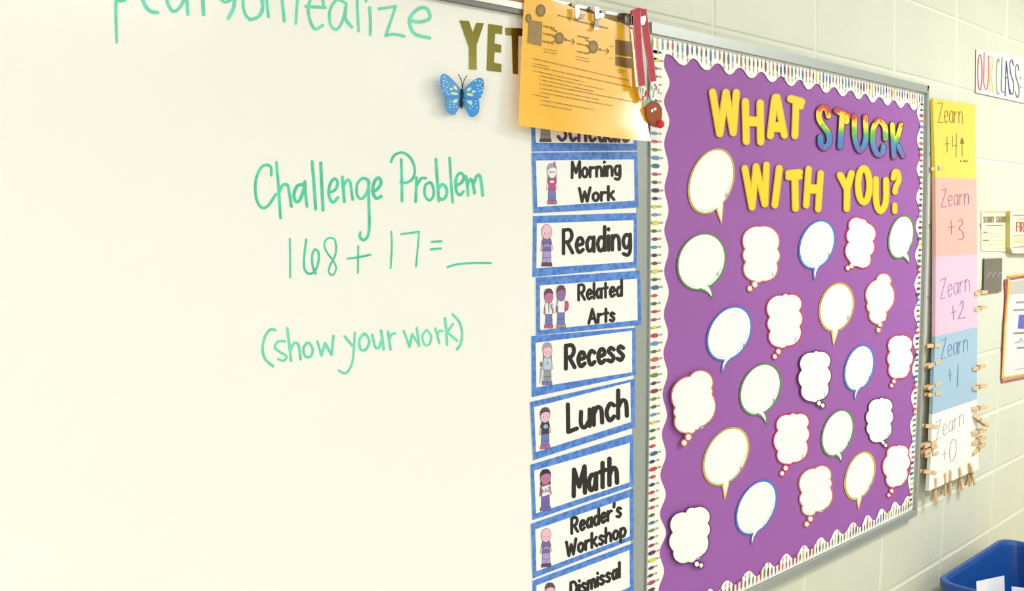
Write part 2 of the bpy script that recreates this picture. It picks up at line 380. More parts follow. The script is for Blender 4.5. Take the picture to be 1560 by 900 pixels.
# butterfly
zb = zc(660, 100, 10)
bf = thing('butterfly_magnet', P(704, 165, DW), 'blue butterfly decoration with pale spots and black body on the whiteboard', 'butterfly')
def wing(pts, hinge, name, spots, m=WING):
    h = 440
    def D(x, y): return DW + .004 + abs(x - (660 + hinge / 10)) * .00035
    pp = catmull(zb(pts + [pts[0]]), 4); b = MB()
    cx = sum(q[0] for q in pp) / len(pp); cy = sum(q[1] for q in pp) / len(pp)
    for i in range(len(pp) - 1):
        b.slab([P(*pp[i], D), P(*pp[i + 1], D), P(cx, cy, D)], m, .0006)
    for i in range(len(pp) - 1):
        b.ribbon([pp[i], pp[i + 1]], .8, lambda x, y: D(x, y) + .0001, WINGD, cap=False)
    o = b.obj(name, bf); b = MB()
    for sx, sy, sa, sb, rot, mm in spots:
        q = [(sx + sa * math.cos(t) * math.cos(rot) - sb * math.sin(t) * math.sin(rot), sy + sa * math.cos(t) * math.sin(rot) + sb * math.sin(t) * math.cos(rot)) for t in [k * PI / 5 for k in range(10)]]
        b.poly(zb(q), lambda x, y: D(x, y) + .0005, mm)
    b.obj('wing_spots', o)
rs = random.Random(3)
def dots(x0, x1, y0, y1, n, inside): 
    out = []
    for _ in range(400):
        if len(out) >= n: break
        x, y = rs.uniform(x0, x1), rs.uniform(y0, y1)
        if all((x - o[0]) ** 2 + (y - o[1]) ** 2 > 36 ** 2 for o in out) and inside(x, y): out.append((x, y, rs.uniform(11, 17), rs.uniform(9, 13), 0, WINGP))
    return out
wing([(430, 380), (400, 340), (330, 260), (240, 170), (165, 128), (115, 165), (118, 290), (150, 420), (215, 480), (330, 478), (430, 460)], 440, 'upper_wing',
     dots(135, 250, 165, 440, 11, lambda x, y: x > 130 and y > 150 + (x - 150) * .9 and y < 300 + x * .6) + [(335, 335, 42, 22, .9, WINGY), (275, 355, 26, 20, .2, WINGY), (320, 425, 60, 22, .1, WINGY)])
wing([(462, 380), (520, 310), (600, 240), (690, 192), (755, 215), (765, 330), (740, 450), (690, 500), (560, 500), (466, 470)], 440, 'upper_wing',
     dots(640, 750, 215, 450, 11, lambda x, y: True) + [(545, 360, 42, 22, -.6, WINGY), (610, 395, 24, 20, .2, WINGY), (560, 440, 55, 22, .15, WINGY)])
wing([(425, 480), (300, 482), (215, 485), (182, 560), (205, 670), (260, 735), (330, 738), (375, 650), (420, 560)], 440, 'lower_wing',
     dots(215, 370, 520, 650, 7, lambda x, y: True) + [(335, 540, 42, 26, -.5, WINGY)])
wing([(468, 490), (560, 505), (680, 515), (700, 600), (690, 700), (630, 768), (560, 765), (510, 680), (475, 590)], 440, 'lower_wing',
     dots(560, 680, 530, 670, 7, lambda x, y: True) + [(555, 560, 45, 24, .6, WINGY)])
b = MB()
def blob(mb, px, d, m, ry):   # rounded body from stacked rings
    n = 8; rings = []
    for (x, y, wd) in px:
        c = P(x, y, d); rr = (P(x + wd, y, d) - c).length
        rings.append([c + Vector((rr * math.cos(k * 2 * PI / n), -ry * math.sin(k * 2 * PI / n) * (rr / .0035 if rr < .0035 else 1), 0)) for k in range(n)])
    for i in range(len(rings) - 1):
        for k in range(n): mb.face([rings[i][k], rings[i][(k + 1) % n], rings[i + 1][(k + 1) % n], rings[i + 1][k]], m)
blob(b, [(704.2, 134.5, .3), (704.5, 137, 1.8), (704.3, 142, 2.6), (704, 147.5, 1.7), (703.8, 149, 1.4), (703.4, 155, 3.1), (702.9, 161, 2.2), (702.8, 165.5, .4)], DW + .006, BLACK, .0035)
b.obj('body', bf, True)
for q in ([(443, 340), (435, 240), (388, 135)], [(446, 340), (465, 240), (512, 150)]):
    b = MB(); b.ribbon(zb(q), 1.0, DW + .006, BLACK, .0006); b.obj('antenna', bf)

# ------------------------------------------------------------------ stroke alphabet for printed words
def cv(*p): return ('s', list(p))
def ln(*p): return ('l', list(p))
G = {
 'A': (.62, [ln((0, 0), (.31, 1)), ln((.31, 1), (.62, 0)), ln((.12, .34), (.5, .34))]),
 'B': (.5, [ln((0, 0), (0, 1)), cv((0, 1), (.35, .98), (.42, .76), (.3, .55), (0, .52)), cv((0, .52), (.38, .5), (.5, .25), (.35, .02), (0, 0))]),
 'C': (.56, [cv((.54, .82), (.3, 1), (.05, .75), (.02, .35), (.22, .0), (.54, .15))]),
 'D': (.56, [ln((0, 0), (0, 1)), cv((0, 1), (.32, .95), (.54, .55), (.4, .12), (0, 0))]),
 'E': (.46, [ln((.46, 1), (0, 1)), ln((0, 1), (0, 0)), ln((0, 0), (.46, 0)), ln((0, .52), (.4, .52))]),
 'F': (.46, [ln((.46, 1), (0, 1)), ln((0, 1), (0, 0)), ln((0, .52), (.4, .52))]),
 'H': (.52, [ln((0, 1), (0, 0)), ln((.52, 1), (.52, 0)), ln((0, .5), (.52, .5))]),
 'I': (.02, [ln((.01, 1), (.01, 0))]),
 'L': (.44, [ln((0, 1), (.02, 0)), ln((.02, 0), (.44, .04))]),
 'M': (.62, [ln((0, 0), (.02, 1)), ln((.02, 1), (.31, .3)), ln((.31, .3), (.6, 1)), ln((.6, 1), (.62, 0))]),
 'N': (.52, [ln((0, 0), (0, 1)), ln((0, 1), (.52, 0)), ln((.52, 0), (.52, 1))]),
 'O': (.6, [cv((.3, 1), (.05, .75), (.05, .25), (.3, 0), (.55, .25), (.55, .75), (.3, 1))]),
 'R': (.52, [ln((0, 0), (0, 1)), cv((0, .98), (.35, .98), (.48, .74), (.34, .5), (0, .48)), ln((.2, .48), (.52, 0))]),
 'S': (.5, [cv((.46, .85), (.25, 1), (.05, .8), (.2, .57), (.4, .4), (.45, .15), (.22, 0), (.0, .15))]),
 'T': (.56, [ln((0, 1), (.56, 1)), ln((.28, 1), (.28, 0))]),
 'U': (.52, [cv((0, 1), (.0, .3), (.26, 0), (.52, .3), (.52, 1))]),
 'W': (.8, [ln((0, 1), (.2, 0)), ln((.2, 0), (.4, .72)), ln((.4, .72), (.58, 0)), ln((.58, 0), (.8, 1))]),
 'Y': (.56, [ln((0, 1), (.28, .5)), ln((.56, 1), (.28, .5)), ln((.28, .5), (.28, 0))]),
 'a': (.42, [cv((.38, .5), (.18, .6), (.02, .35), (.12, .03), (.34, .12), (.4, .4)), ln((.42, .6), (.42, 0))]),
 'c': (.38, [cv((.38, .5), (.18, .6), (.02, .32), (.16, 0), (.38, .1))]),
 'd': (.42, [cv((.4, .48), (.18, .58), (.02, .32), (.14, 0), (.36, .1), (.42, .35)), ln((.42, 1), (.42, 0))]),
 'e': (.4, [cv((.04, .3), (.38, .36), (.32, .58), (.14, .58), (.02, .3), (.16, 0), (.4, .1))]),
 'g': (.42, [cv((.4, .5), (.18, .6), (.02, .35), (.14, .05), (.34, .12), (.42, .4)), cv((.42, .6), (.43, .0), (.3, -.26), (.04, -.2))]),
 'h': (.42, [ln((0, 1), (0, 0)), cv((0, .38), (.18, .6), (.38, .48), (.42, 0))]),
 'i': (.04, [ln((.02, .6), (.02, 0)), ln((.02, .86), (.02, .9))]),
 'k': (.42, [ln((0, 1), (0, 0)), ln((.38, .62), (.02, .26)), ln((.12, .36), (.42, 0))]),
 'l': (.04, [ln((.02, 1), (.02, 0))]),
 'm': (.66, [ln((0, .6), (0, 0)), cv((0, .38), (.14, .6), (.3, .48), (.33, 0)), cv((.33, .38), (.46, .6), (.62, .48), (.66, 0))]),
 'n': (.4, [ln((0, .6), (0, 0)), cv((0, .38), (.16, .6), (.36, .48), (.4, 0))]),
 'o': (.42, [cv((.21, .6), (.03, .45), (.03, .15), (.21, 0), (.39, .15), (.39, .45), (.21, .6))]),
 'p': (.42, [ln((0, .6), (0, -.3)), cv((0, .45), (.22, .6), (.41, .35), (.26, .02), (.0, .12))]),
 'r': (.32, [ln((0, .6), (0, 0)), cv((0, .36), (.14, .56), (.32, .56))]),
 's': (.36, [cv((.34, .5), (.16, .6), (.04, .46), (.2, .3), (.33, .16), (.2, 0), (.0, .08))]),
 't': (.34, [ln((.16, .92), (.16, 0)), ln((0, .6), (.34, .62))]),
 'u': (.42, [cv((0, .6), (.0, .15), (.18, 0), (.4, .2)), ln((.42, .6), (.42, 0))]),
 "'": (.06, [ln((.04, 1), (.0, .76))]),
 ' ': (.3, []), '1': (.02, [ln((.01, 1), (.01, 0))]), '+': (.3, [ln((0, .4), (.3, .4)), ln((.15, .6), (.15, .2))]),
 '2': (.4, [cv((0, .8), (.2, 1), (.38, .75), (.0, 0)), ln((0, 0), (.4, 0))]), '=': (.3, [ln((0, .5), (.3, .5)), ln((0, .25), (.3, .25))]),
}
def write(mb, text, a, bpt, cap, wd, d, m, gap=.2, th=0):
    """letters on the baseline a..b with capital height cap"""
    tw = sum(G[c][0] for c in text) + gap * (len(text) - 1)
    x = 0
    for c in text:
        gw, st = G[c]
        for kind, pts in st:
            q = []
            for gx, gy in pts:
                t = (x + gx) / tw; q.append((a[0] + (bpt[0] - a[0]) * t, a[1] + (bpt[1] - a[1]) * t - gy * cap))
            mb.ribbon(q, wd, d, m, th, smooth=(kind == 's'))
        x += gw + gap

# ------------------------------------------------------------------ schedule cards
SK = mat('print_skin_light', (236, 190, 206), .5); SKD = mat('print_skin_mauve', (150, 112, 160), .5); SKM = mat('print_skin_rose', (196, 120, 158), .5)
LINE = mat('print_outline', (96, 84, 104), .5); HBR = mat('print_hair_brown', (100, 62, 80), .5); HBK = mat('print_hair_black', (44, 34, 44), .5); HBL = mat('print_hair_ash', (170, 156, 168), .5)
SHP = mat('print_violet', (116, 96, 172), .5); SHM = mat('print_magenta', (196, 62, 124), .5); SHK = mat('print_charcoal', (54, 54, 66), .5); SHW = mat('print_offwhite', (236, 240, 238), .5); SHB = mat('print_sky', (186, 208, 226), .5)
JN = mat('print_denim', (110, 122, 188), .5); JL = mat('print_lilac', (172, 158, 214), .5); SHOE = mat('print_brown_shoe', (92, 62, 66), .5); SHOEP = mat('print_pink_shoe', (206, 84, 140), .5); GR = mat('print_grey', (150, 152, 160), .5)
def kid(card, cx, y0, y1, wd, hair, skin, shirt, pants, shoe, extra=None, hairlong=0, slope=0.0, dep=0):
    """a small printed child: wd wide, from y0 (hair) to y1 (shoes)"""
    b = MB(); H = y1 - y0; n = [0]
    def S(pts, m):
        n[0] += 1
        b.poly([(cx + x * wd / 2, y0 + y * H + slope * x * wd / 2) for x, y in pts], dep + n[0] * 3e-5, m)
    def E(x, y, a, c, m, k=14): S([(x + a * math.cos(t * 2 * PI / k), y + c * math.sin(t * 2 * PI / k)) for t in range(k)], m)
    def O(pts, m, g=.07):   # outlined patch
        mx = sum(p[0] for p in pts) / len(pts); my = sum(p[1] for p in pts) / len(pts)
        S([(p[0] + (g if p[0] > mx else -g), p[1] + (.012 if p[1] > my else -.012)) for p in pts], LINE); S(pts, m)
    if hairlong: O([(-.62, .1), (.62, .1), (.78, .30 + hairlong * .2), (.45, .42), (-.45, .42), (-.78, .30 + hairlong * .2)], hair)
    O([(-.62, .74), (-.02, .74), (-.04, .93), (-.66, .93)], pants); O([(.02, .74), (.62, .74), (.66, .93), (.04, .93)], pants)
    O([(-.6, .58), (.6, .58), (.6, .80), (-.6, .80)], pants)
    O([(-.78, .93), (-.06, .92), (-.06, 1), (-.82, 1)], shoe); O([(.06, .92), (.78, .93), (.82, 1), (.06, 1)], shoe)
    O([(-.55, .36), (-.82, .50), (-.95, .62), (-.72, .64), (-.45, .5)], skin, .05); O([(.55, .36), (.82, .50), (.95, .60), (.72, .62), (.45, .5)], skin, .05)
    O([(-.52, .345), (.52, .345), (.78, .46), (.58, .50), (.62, .64), (-.62, .64), (-.58, .50), (-.78, .46)], shirt)
    E(0, .19, .86, .185, LINE, 18); E(0, .19, .80, .172, skin, 18)
    E(-.34, .225, .08, .016, LINE, 8); E(.34, .225, .08, .016, LINE, 8); S([(-.12, .275), (.14, .275), (.02, .29)], SHM)
    if hair is not None:
        S([(-.86, .2), (-.84, .08), (-.5, .0), (0, -.015), (.5, .0), (.84, .08), (.86, .2), (.66, .12), (.1, .10), (-.5, .13)], hair)
    if extra: extra(S, E, O)
    o = b.obj('printed_child', card); return o
def q2(z, *pts): return z(list(pts))
CG = 'daily schedule cards in the column'
def card(outer, inner, words, label, kids, k):
    d = DW + .0008 + .0005 * (k % 2)
    o = outer; cx = sum(p[0] for p in o) / 4; cy = max(p[1] for p in o)
    t = thing('schedule_card', P(cx, cy, d), label, 'card', CG)
    b = MB(); q = [P(x, y, d) for x, y in o]
    b.slab(q, BLUEC, .0004, CARDW); b.obj('blue_border', t)
    b = MB(); b.poly(inner, d + .0003, CARDW, .0002); b.obj('white_panel', t)
    if words:
        b = MB()
        for wv in words: write(b, wv[0], wv[1], wv[2], wv[3], wv[4], d + .0004, wv[5] if len(wv) > 5 else INK)
        b.obj('lettering', t)
    for kk in kids: kk(t, d + .0005)
    return t
A_ = zc(800, 180, 3.75); A8 = zc(800, 400, 3.75); A9 = zc(800, 560, 4.5); AB = zc(800, 700, 4.5)
def book(S, E, O): O([(-.5, .50), (0, .47), (.5, .50), (.5, .56), (0, .535), (-.5, .56)], GR, .03)
def bow(S, E, O): O([(.35, -.02), (.55, -.05), (.6, .07), (.4, .08)], SHM, .03); O([(-.35, .42), (.35, .42), (.35, .48), (-.35, .48)], SHW, .02); S([(-.5, .2), (.5, .2), (.5, .215), (-.5, .215)], LINE)
def ball(S, E, O): E(1.05, .48, .42, .12, SHM); E(.98, .47, .22, .07, SHOEP)
def rope(S, E, O): O([(-1.25, .46), (-1.05, .46), (-1.0, .56), (-1.2, .56)], SHOE, .02); S([(-1.22, .6), (-1.15, .6), (-1.3, .97), (-1.4, .97)], SHOE); S([(-1.05, .6), (-1.0, .6), (-.85, .97), (-.95, .97)], SHOE); E(0, .48, .14, .05, GR)
def logo(S, E, O): E(.1, .46, .38, .05, SHB); E(.1, .46, .2, .028, GR)
def vest(S, E, O): O([(-.1, .38), (.1, .38), (.06, .6), (-.06, .6)], GR, .03); O([(.35, .4), (.55, .4), (.55, .5), (.38, .5)], SHK, .01)
def sheet(t_):
    def f(S, E, O): O([(-.6, .42), (.68, .38), (.72, .62), (-.52, .66)], SHW, .04)
    return f
card([(808, 146), (972, 148), (970, 229.3), (810, 230.7)], [(814, 156), (966, 157), (964.8, 218.7), (816.5, 217.3)],
     [('Schedule', (850.6, 213.5), (958, 215.5), 36, 5.2, INKP)], 'blue bordered schedule heading card half hidden under the orange flyer',
     [lambda t, d: kid(t, 831, 160, 215.5, 21, HBR, SK, GR, GR, SHOE, dep=d)], 0)
card([(810, 232.5), (970.7, 231), (972.8, 316), (812.8, 324.5)], [(816.5, 244.5), (965.9, 242.7), (966.7, 305.3), (818.7, 315.2)],
     [('Morning', (871.5, 270.7), (944.5, 266.7), 24, 4.5), ('Work', (882.7, 307.3), (935.5, 304), 20.5, 4.5)], 'blue bordered card reading Morning Work with a child in magenta top',
     [lambda t, d: kid(t, 841, 249, 310.5, 17, HBL, SHW, SHM, JN, SHOEP, bow, .5, dep=d)], 1)
card([(812, 329), (970, 324), (970.2, 407.5), (811, 422)], [(818, 340), (965.3, 335.2), (965.3, 398.7), (817.3, 408.5)],
     [('Reading', (858.5, 386), (960, 378.5), 36, 5.6)], 'blue bordered card reading Reading in one large word', [lambda t, d: kid(t, 833, 341, 405, 19, None, SK, SHP, JL, SHOE, book, dep=d)], 2)
card([(816.5, 422.7), (975.2, 412), (977.3, 494.7), (817, 510.7)], [(822.7, 434.7), (970.7, 424.5), (971.5, 487.5), (823, 502.7)],
     [('Related', (881.5, 457), (947, 450), 23, 4.5), ('Arts', (897, 492.5), (936, 488.5), 21, 4.5)], 'blue bordered card reading Related Arts with two children, jutting out right',
     [lambda t, d: kid(t, 836, 440, 499.5, 16, HBR, SKM, SHW, JN, SHOEP, vest, dep=d), lambda t, d: kid(t, 855, 435, 498.5, 16, HBR, SKD, SHW, JN, GR, ball, dep=d + .0009)], 3)
card([(809.3, 512), (968.5, 499), (968.5, 570.7), (810, 604.8)], [(816, 522), (963, 503.5), (963, 566.7), (817.3, 589.9)],
     [('Recess', (862, 561.5), (950, 547.5), 35, 6.4)], 'blue bordered card reading Recess with a long haired child', [lambda t, d: kid(t, 834, 522, 586, 17, HBL, SK, SHB, GR, JN, rope, 1, dep=d)], 4)
card([(807.6, 612.2), (967, 576.7), (967, 650.7), (812.2, 701)], [(813.8, 620), (960.4, 581.8), (961, 642.7), (816.7, 688.4)],
     [('Lunch', (865, 658), (955, 633), 42, 6.6)], 'blue bordered card reading Lunch with a child in black shirt', [lambda t, d: kid(t, 830.5, 621, 683, 18, HBR, SK, SHK, JN, SHOEP, logo, slope=-.1, dep=d)], 5)
card([(807.8, 707.8), (964.4, 660.4), (965.4, 740), (811, 792.2)], [(813.8, 716.7), (959.6, 674.4), (958.9, 734.4), (816.7, 781.8)],
     [('Math', (874, 755.5), (940, 735), 40, 7.0)], 'blue bordered card reading Math with a child holding a sum',
     [lambda t, d: (kid(t, 831, 715, 777, 19, HBK, SKM, SHM, SHP, SHP, sheet(0), .3, slope=-.1, dep=d), )], 6)
rw = card([(808.9, 797.8), (964.9, 743.3), (965.6, 821), (811.6, 881)], [(815.6, 806.2), (958.9, 757.3), (959.6, 816.7), (817.3, 870)],
     [("Reader's", (871, 812.5), (946, 786), 23, 4.7), ('Workshop', (863, 847.5), (953, 816), 22, 4.6)], "blue bordered card reading Reader's Workshop", [lambda t, d: kid(t, 832, 804, 863, 18, None, SK, SHP, JL, SHOE, book, slope=-.1, dep=d)], 7)
card([(811, 884.4), (964.9, 826.7), (965.6, 903), (812, 975)], [(817.3, 891.6), (958.9, 837.8), (959.6, 893.8), (817.8, 957)],
     [('Dismissal', (869.5, 909.5), (944, 878.5), 22, 4.7)], 'blue bordered card reading Dismissal, lowest of the column', [lambda t, d: kid(t, 838, 888, 950, 18, HBR, SK, SHM, JN, SHOE, dep=d)], 8)
for o in list(bpy.data.objects):
    if o.name.startswith('schedule_card') and 'Math' in o['label']:
        b = MB()
        write(b, '1+1=2', (826, 752), (837.5, 748), 7, .8, DW + .0035, LINE); b.obj('printed_sum', o)

# ------------------------------------------------------------------ bulletin board
bb = thing('bulletin_board', (-1.24, -.0, Z0 - 1.215), 'aluminium framed bulletin board covered in purple paper', 'bulletin board')
XLb, XRb, ZT, ZB = -1.846, -.6437, -.0203, -1.2093
n = 10
def member(pa, pb, d, th, name, m=ALU):
    b = MB(); b.slab(pa + pb[::-1], m, th); return b.obj(name, bb)
fw, fs = .0205, .011
def hs(x0, x1, z, d): return [W(x0 + (x1 - x0) * k / n, z, d) for k in range(n + 1)]
def vs(x, z0, z1, d): return [W(x, z0 + (z1 - z0) * k / n, d) for k in range(n + 1)]
member(hs(XLb, XRb, ZT, .02), hs(XLb, XRb - fs, ZT - fw, .02), .02, .019, 'top_frame')
member(hs(XLb, XRb, ZB - .016, .02), hs(XLb, XRb - fs, ZB + .003, .02), .02, .019, 'bottom_frame')
b = MB(); b.slab([P(x, y, .02) for x, y in ((1395.5, 150),) * 0] or vs(XRb, ZT, ZB - .016, .02) + vs(XRb - fs, ZT, ZB + .003, .02)[::-1], ALU, .019); b.obj('right_side_frame', bb)
member(vs(XLb - .0008, ZT, ZB, .016), vs(XLb + .002, ZT, ZB, .016), .016, .015, 'left_side_frame')
b = MB()
b.slab(hs(XLb, XRb - .003, ZT - .005, .009) + hs(XLb, XRb - .003, ZB + .002, .009)[::-1], PURPLE, .006); b.obj('purple_backing_paper', bb)

# scalloped border strips
def wave(pts):
    out = []
    for i in range(len(pts) - 1):
        (x0, y0), (x1, y1) = pts[i], pts[i + 1]
        for k in range(6):
            t = k / 6; out.append((t, x0, y0, x1, y1))
    return [(a[1], a[2]) if a[0] == 0 else None for a in out], out
def scallop(pts, vert):
    """smooth wave through alternating crests and troughs"""
    out = []
    for i in range(len(pts) - 1):
        (x0, y0), (x1, y1) = pts[i], pts[i + 1]
        for k in range(8):
            t = k / 8; e = (1 - math.cos(PI * t)) / 2
            out.append((x0 + (x1 - x0) * e, y0 + (y1 - y0) * t) if vert else None)
    return out + [pts[-1]]
def scallop_h(pts):
    """the wave along a sloping horizontal strip: the mean line is linear between crests"""
    xs = [p[0] for p in pts]; out = []
    mids = []
    for i, (x, y) in enumerate(pts):
        a = pts[max(0, i - 1)]; c = pts[min(len(pts) - 1, i + 1)]
        if 0 < i < len(pts) - 1:
            t = (x - a[0]) / (c[0] - a[0]); yn = a[1] + (c[1] - a[1]) * t; mids.append((y + yn) / 2)
        else: mids.append(None)
    mids[0] = 2 * mids[1] - mids[2] if len(mids) > 2 else pts[0][1]; mids[-1] = 2 * mids[-2] - mids[-3]
    for i in range(len(pts) - 1):
        (x0, y0), (x1, y1) = pts[i], pts[i + 1]; a0, a1 = y0 - mids[i], y1 - mids[i + 1]
        for k in range(8):
            t = k / 8; cc = math.cos(PI * t); e = (1 - math.copysign(abs(cc) ** .8, cc)) / 2
            out.append((x0 + (x1 - x0) * t, mids[i] + (mids[i + 1] - mids[i]) * t + a0 + (a1 - a0) * e))
    return out + [pts[-1]]
TOPW = [(990, 92), (1017.8, 82.5), (1041, 99.5), (1056.7, 89), (1075.6, 106.8), (1094.4, 96.5), (1110.6, 113.5), (1127.8, 103.1), (1144.4, 119), (1160.6, 109.7), (1175.6, 125), (1190.6, 115.8), (1204.5, 131), (1219.4, 121.5),
        (1231, 136.2), (1245.6, 127.5), (1257.5, 141.2), (1271.5, 132.8), (1283.3, 146.5), (1296.7, 137.8), (1307.8, 151.2), (1318.3, 142.8), (1329, 156), (1340.6, 147.8), (1351.7, 160.4), (1361.7, 152.6), (1372, 164), (1382, 156.6), (1392.2, 168), (1401, 162), (1410.5, 166)]
LEFTW = [(1020, 60), (1011.2, 96.7), (1020, 125.6), (1011.6, 154.4), (1019.6, 184), (1011.8, 219), (1018.3, 254), (1012.3, 286.7), (1018.3, 320), (1012, 350.6), (1018.4, 381), (1011.8, 413), (1018.8, 445), (1011.2, 478.5), (1017.5, 507.8),
         (1010.6, 538), (1016.7, 568.9), (1009.4, 600), (1016, 632.5), (1008.2, 661), (1014.4, 691.7), (1006, 723.6), (1014.2, 752.8), (1005.3, 783), (1014.4, 811), (1004.7, 841.7), (1011.5, 869.4), (1003, 901), (1011, 930), (1002, 960), (1010, 985)]
RIGHTW = [(1402, 138), (1402, 152), (1396.9, 171), (1402, 191), (1397, 212), (1402.7, 236), (1396.5, 257.5), (1402.4, 278), (1396, 300.7), (1401.2, 322), (1395, 345), (1400.5, 366), (1394, 389), (1400, 410), (1393.2, 434), (1399, 454.5), (1392.5, 476),
          (1397.5, 497), (1391, 519.6), (1396, 539.5), (1389.7, 563), (1394.7, 584), (1388, 606), (1393, 627), (1386.4, 648), (1390, 670), (1384, 691.5), (1388, 711.7), (1383.3, 731), (1386.5, 753), (1380, 775)]
BOTW = [(985, 958), (1003, 918+40), (1018, 930), (1034, 935), (1052, 912), (1069, 918), (1081, 894+3), (1092, 903), (1106, 884.7), (1122.8, 890), (1139.4, 870), (1154.7, 877), (1168.6, 857), (1182.5, 862.3), (1197, 843.6), (1210.6, 850.4), (1224.4, 830.6), (1235.6, 836.7),
        (1250, 818.6), (1262, 825.4), (1273.9, 806.7), (1285.6, 813), (1299.4, 795.6), (1310.6, 803), (1321, 785), (1332.8, 792), (1342.5, 775), (1353.6, 781), (1362.5, 764.6), (1373, 770), (1383, 755.4), (1394, 758)]
FIG = [mat('fig_' + nm, c, .5) for nm, c in (('red', (206, 60, 62)), ('navy', (50, 52, 110)), ('green', (96, 150, 50)), ('magenta', (186, 60, 120)), ('teal', (44, 110, 160)), ('maroon', (140, 56, 56)), ('sky', (90, 150, 205)), ('yellow', (218, 214, 70)), ('plum', (90, 50, 90)), ('orange', (214, 92, 50)), ('forest', (70, 110, 60)))]
FAINT = mat('fig_faint', (180, 164, 134), .5); FAINTR = mat('fig_faint_red', (214, 120, 100), .5)
def figures(parent, side, wavepts):
    """rows of tiny printed people along the strip"""
    b = MB(); pitch = .0153; rr = random.Random({'t': 1, 'l': 2, 'r': 3, 'b': 4}[side])
    horizontal = side in 'tb'
    L0, L1 = (XLb + .012, XRb - fs - .01) if horizontal else (ZB + .02, ZT - fw - .02)
    k = 0; u = L0
    dd = {'t': .0118, 'b': .0118, 'l': .0112, 'r': .0112}[side]
    while u < L1:
        m = rr.choice(FIG); big = rr.random() < .3
        def Q(a, c):      # a along the strip, c inwards from its outer edge
            if side == 't': return W(u + a, ZT - fw - c, dd)
            if side == 'b': return W(u + a, ZB + .005 + c, dd)
            if side == 'l': return W(XLb + .004 + c, u + a, dd)
            return W(XRb - fs - .002 - c, u + a, dd)
        q_ = Q(0, .030); v_ = R2.transposed() @ (Vector(q_) - Vector((CX, CY, CZ))); px_, py_ = 780 + F * v_.x / -v_.z, 450 - F * v_.y / -v_.z
        if horizontal: near = min(wavepts, key=lambda p: abs(p[0] - px_)); room = (near[1] - py_) if side == 't' else (py_ - near[1])
        else: near = min(wavepts, key=lambda p: abs(p[1] - py_)); room = (near[0] - px_) if side == 'l' else (px_ - near[0])
        hw = (.0044 if big else .0034) * (1 if side in 'lr' else .85); h0, h1 = (.0075, .027) if big else (.008, .0215)
        j = rr.uniform(-.001, .002)
        b.face([Q(-hw * .75, h0 + j), Q(hw * .75, h0 + j), Q(hw, (h0 + h1) / 2 + j), Q(hw * .75, h1 + j), Q(-hw * .75, h1 + j), Q(-hw, (h0 + h1) / 2 + j)], m)
        b.face([Q(-.0016, h0 - .0035 + j), Q(.0016, h0 - .0035 + j), Q(.0016, h0 - .001 + j), Q(-.0016, h0 - .001 + j)], LINE)
        b.face([Q(-.0011, h1 + j), Q(.0011, h1 + j), Q(.0014, h1 + .0028 + j), Q(-.0016, h1 + .0028 + j)], LINE)
        if (room > 4.5 if not (side == 'l') else room > 5) and rr.random() < .93:
            e = h1 + .0045
            mm = FAINTR if rr.random() < .2 else FAINT
            b.face([Q(-.0012, e), Q(.0004, e), Q(.0018, e + .009), Q(.0004, e + .011), Q(-.002, e + .006)], mm)
            b.face([Q(.0014, e + .001), Q(.0028, e + .002), Q(.0024, e + .006), Q(.0012, e + .005)], mm)
        u += pitch; k += 1
    b.obj('printed_figures', parent)
BG = 'scalloped border strips around the purple board'
def border(label, pts, d, side):
    b = MB()
    # quads between outer edge and wave
    outer, inner = pts
    lo = [P(x, y, d) for x, y in outer]; li = [P(x, y, d) for x, y in inner]
    for i in range(len(lo) - 1):
        b.face([lo[i], lo[i + 1], li[i + 1], li[i]], BORDER)
        for A, B2 in ((li[i], li[i + 1]), (lo[i + 1], lo[i])):
            b.face([A, B2, B2 + Vector((0, .0006, 0)), A + Vector((0, .0006, 0))], BORDER)
        v = Vector((0, .0006, 0)); b.face([li[i] + v, li[i + 1] + v, lo[i + 1] + v, lo[i] + v], BORDER)
    t = b.obj('scalloped_border'); tag(t, label, 'border', BG)
    figures(t, side, inner)
def along_edge(inner, side, d):
    """the matching outer-edge point for every wave point"""
    out = []
    if side in 'tb':
        zz = ZT - fw + .0005 if side == 't' else ZB + .0045
        table = [RP(XLb - .02 + (XRb - XLb + .03) * k / 60, zz, d) for k in range(61)]
        for x, y in inner:
            for a, c in zip(table, table[1:]):
                if a[0] <= x <= c[0] or c is table[-1]:
                    t = (x - a[0]) / (c[0] - a[0]); out.append((x, a[1] + (c[1] - a[1]) * t)); break
            else: out.append(table[0])
    else:
        X = XLb + .003 if side == 'l' else XRb - fs + .0015
        table = [RP(X, ZT - .0 + (ZB - ZT) * k / 60, d) for k in range(61)]
        for x, y in inner:
            for a, c in zip(table, table[1:]):
                if a[1] <= y <= c[1] or c is table[-1]:
                    t = (y - a[1]) / (c[1] - a[1]); out.append((a[0] + (c[0] - a[0]) * t, y)); break
            else: out.append(table[0])
    return out
for side, pts, d, lab in (('l', scallop(LEFTW, True), .0105, 'left upright scalloped white border strip with tiny printed people'),
                          ('r', scallop(RIGHTW, True), .0105, 'right upright scalloped white border strip with tiny printed people'),
                          ('t', scallop_h(TOPW), .0112, 'top scalloped white border strip with tiny printed people'),
                          ('b', scallop_h(BOTW), .0112, 'bottom scalloped white border strip with tiny printed people')):
    border(lab, (along_edge(pts, side, d), pts), d, side)

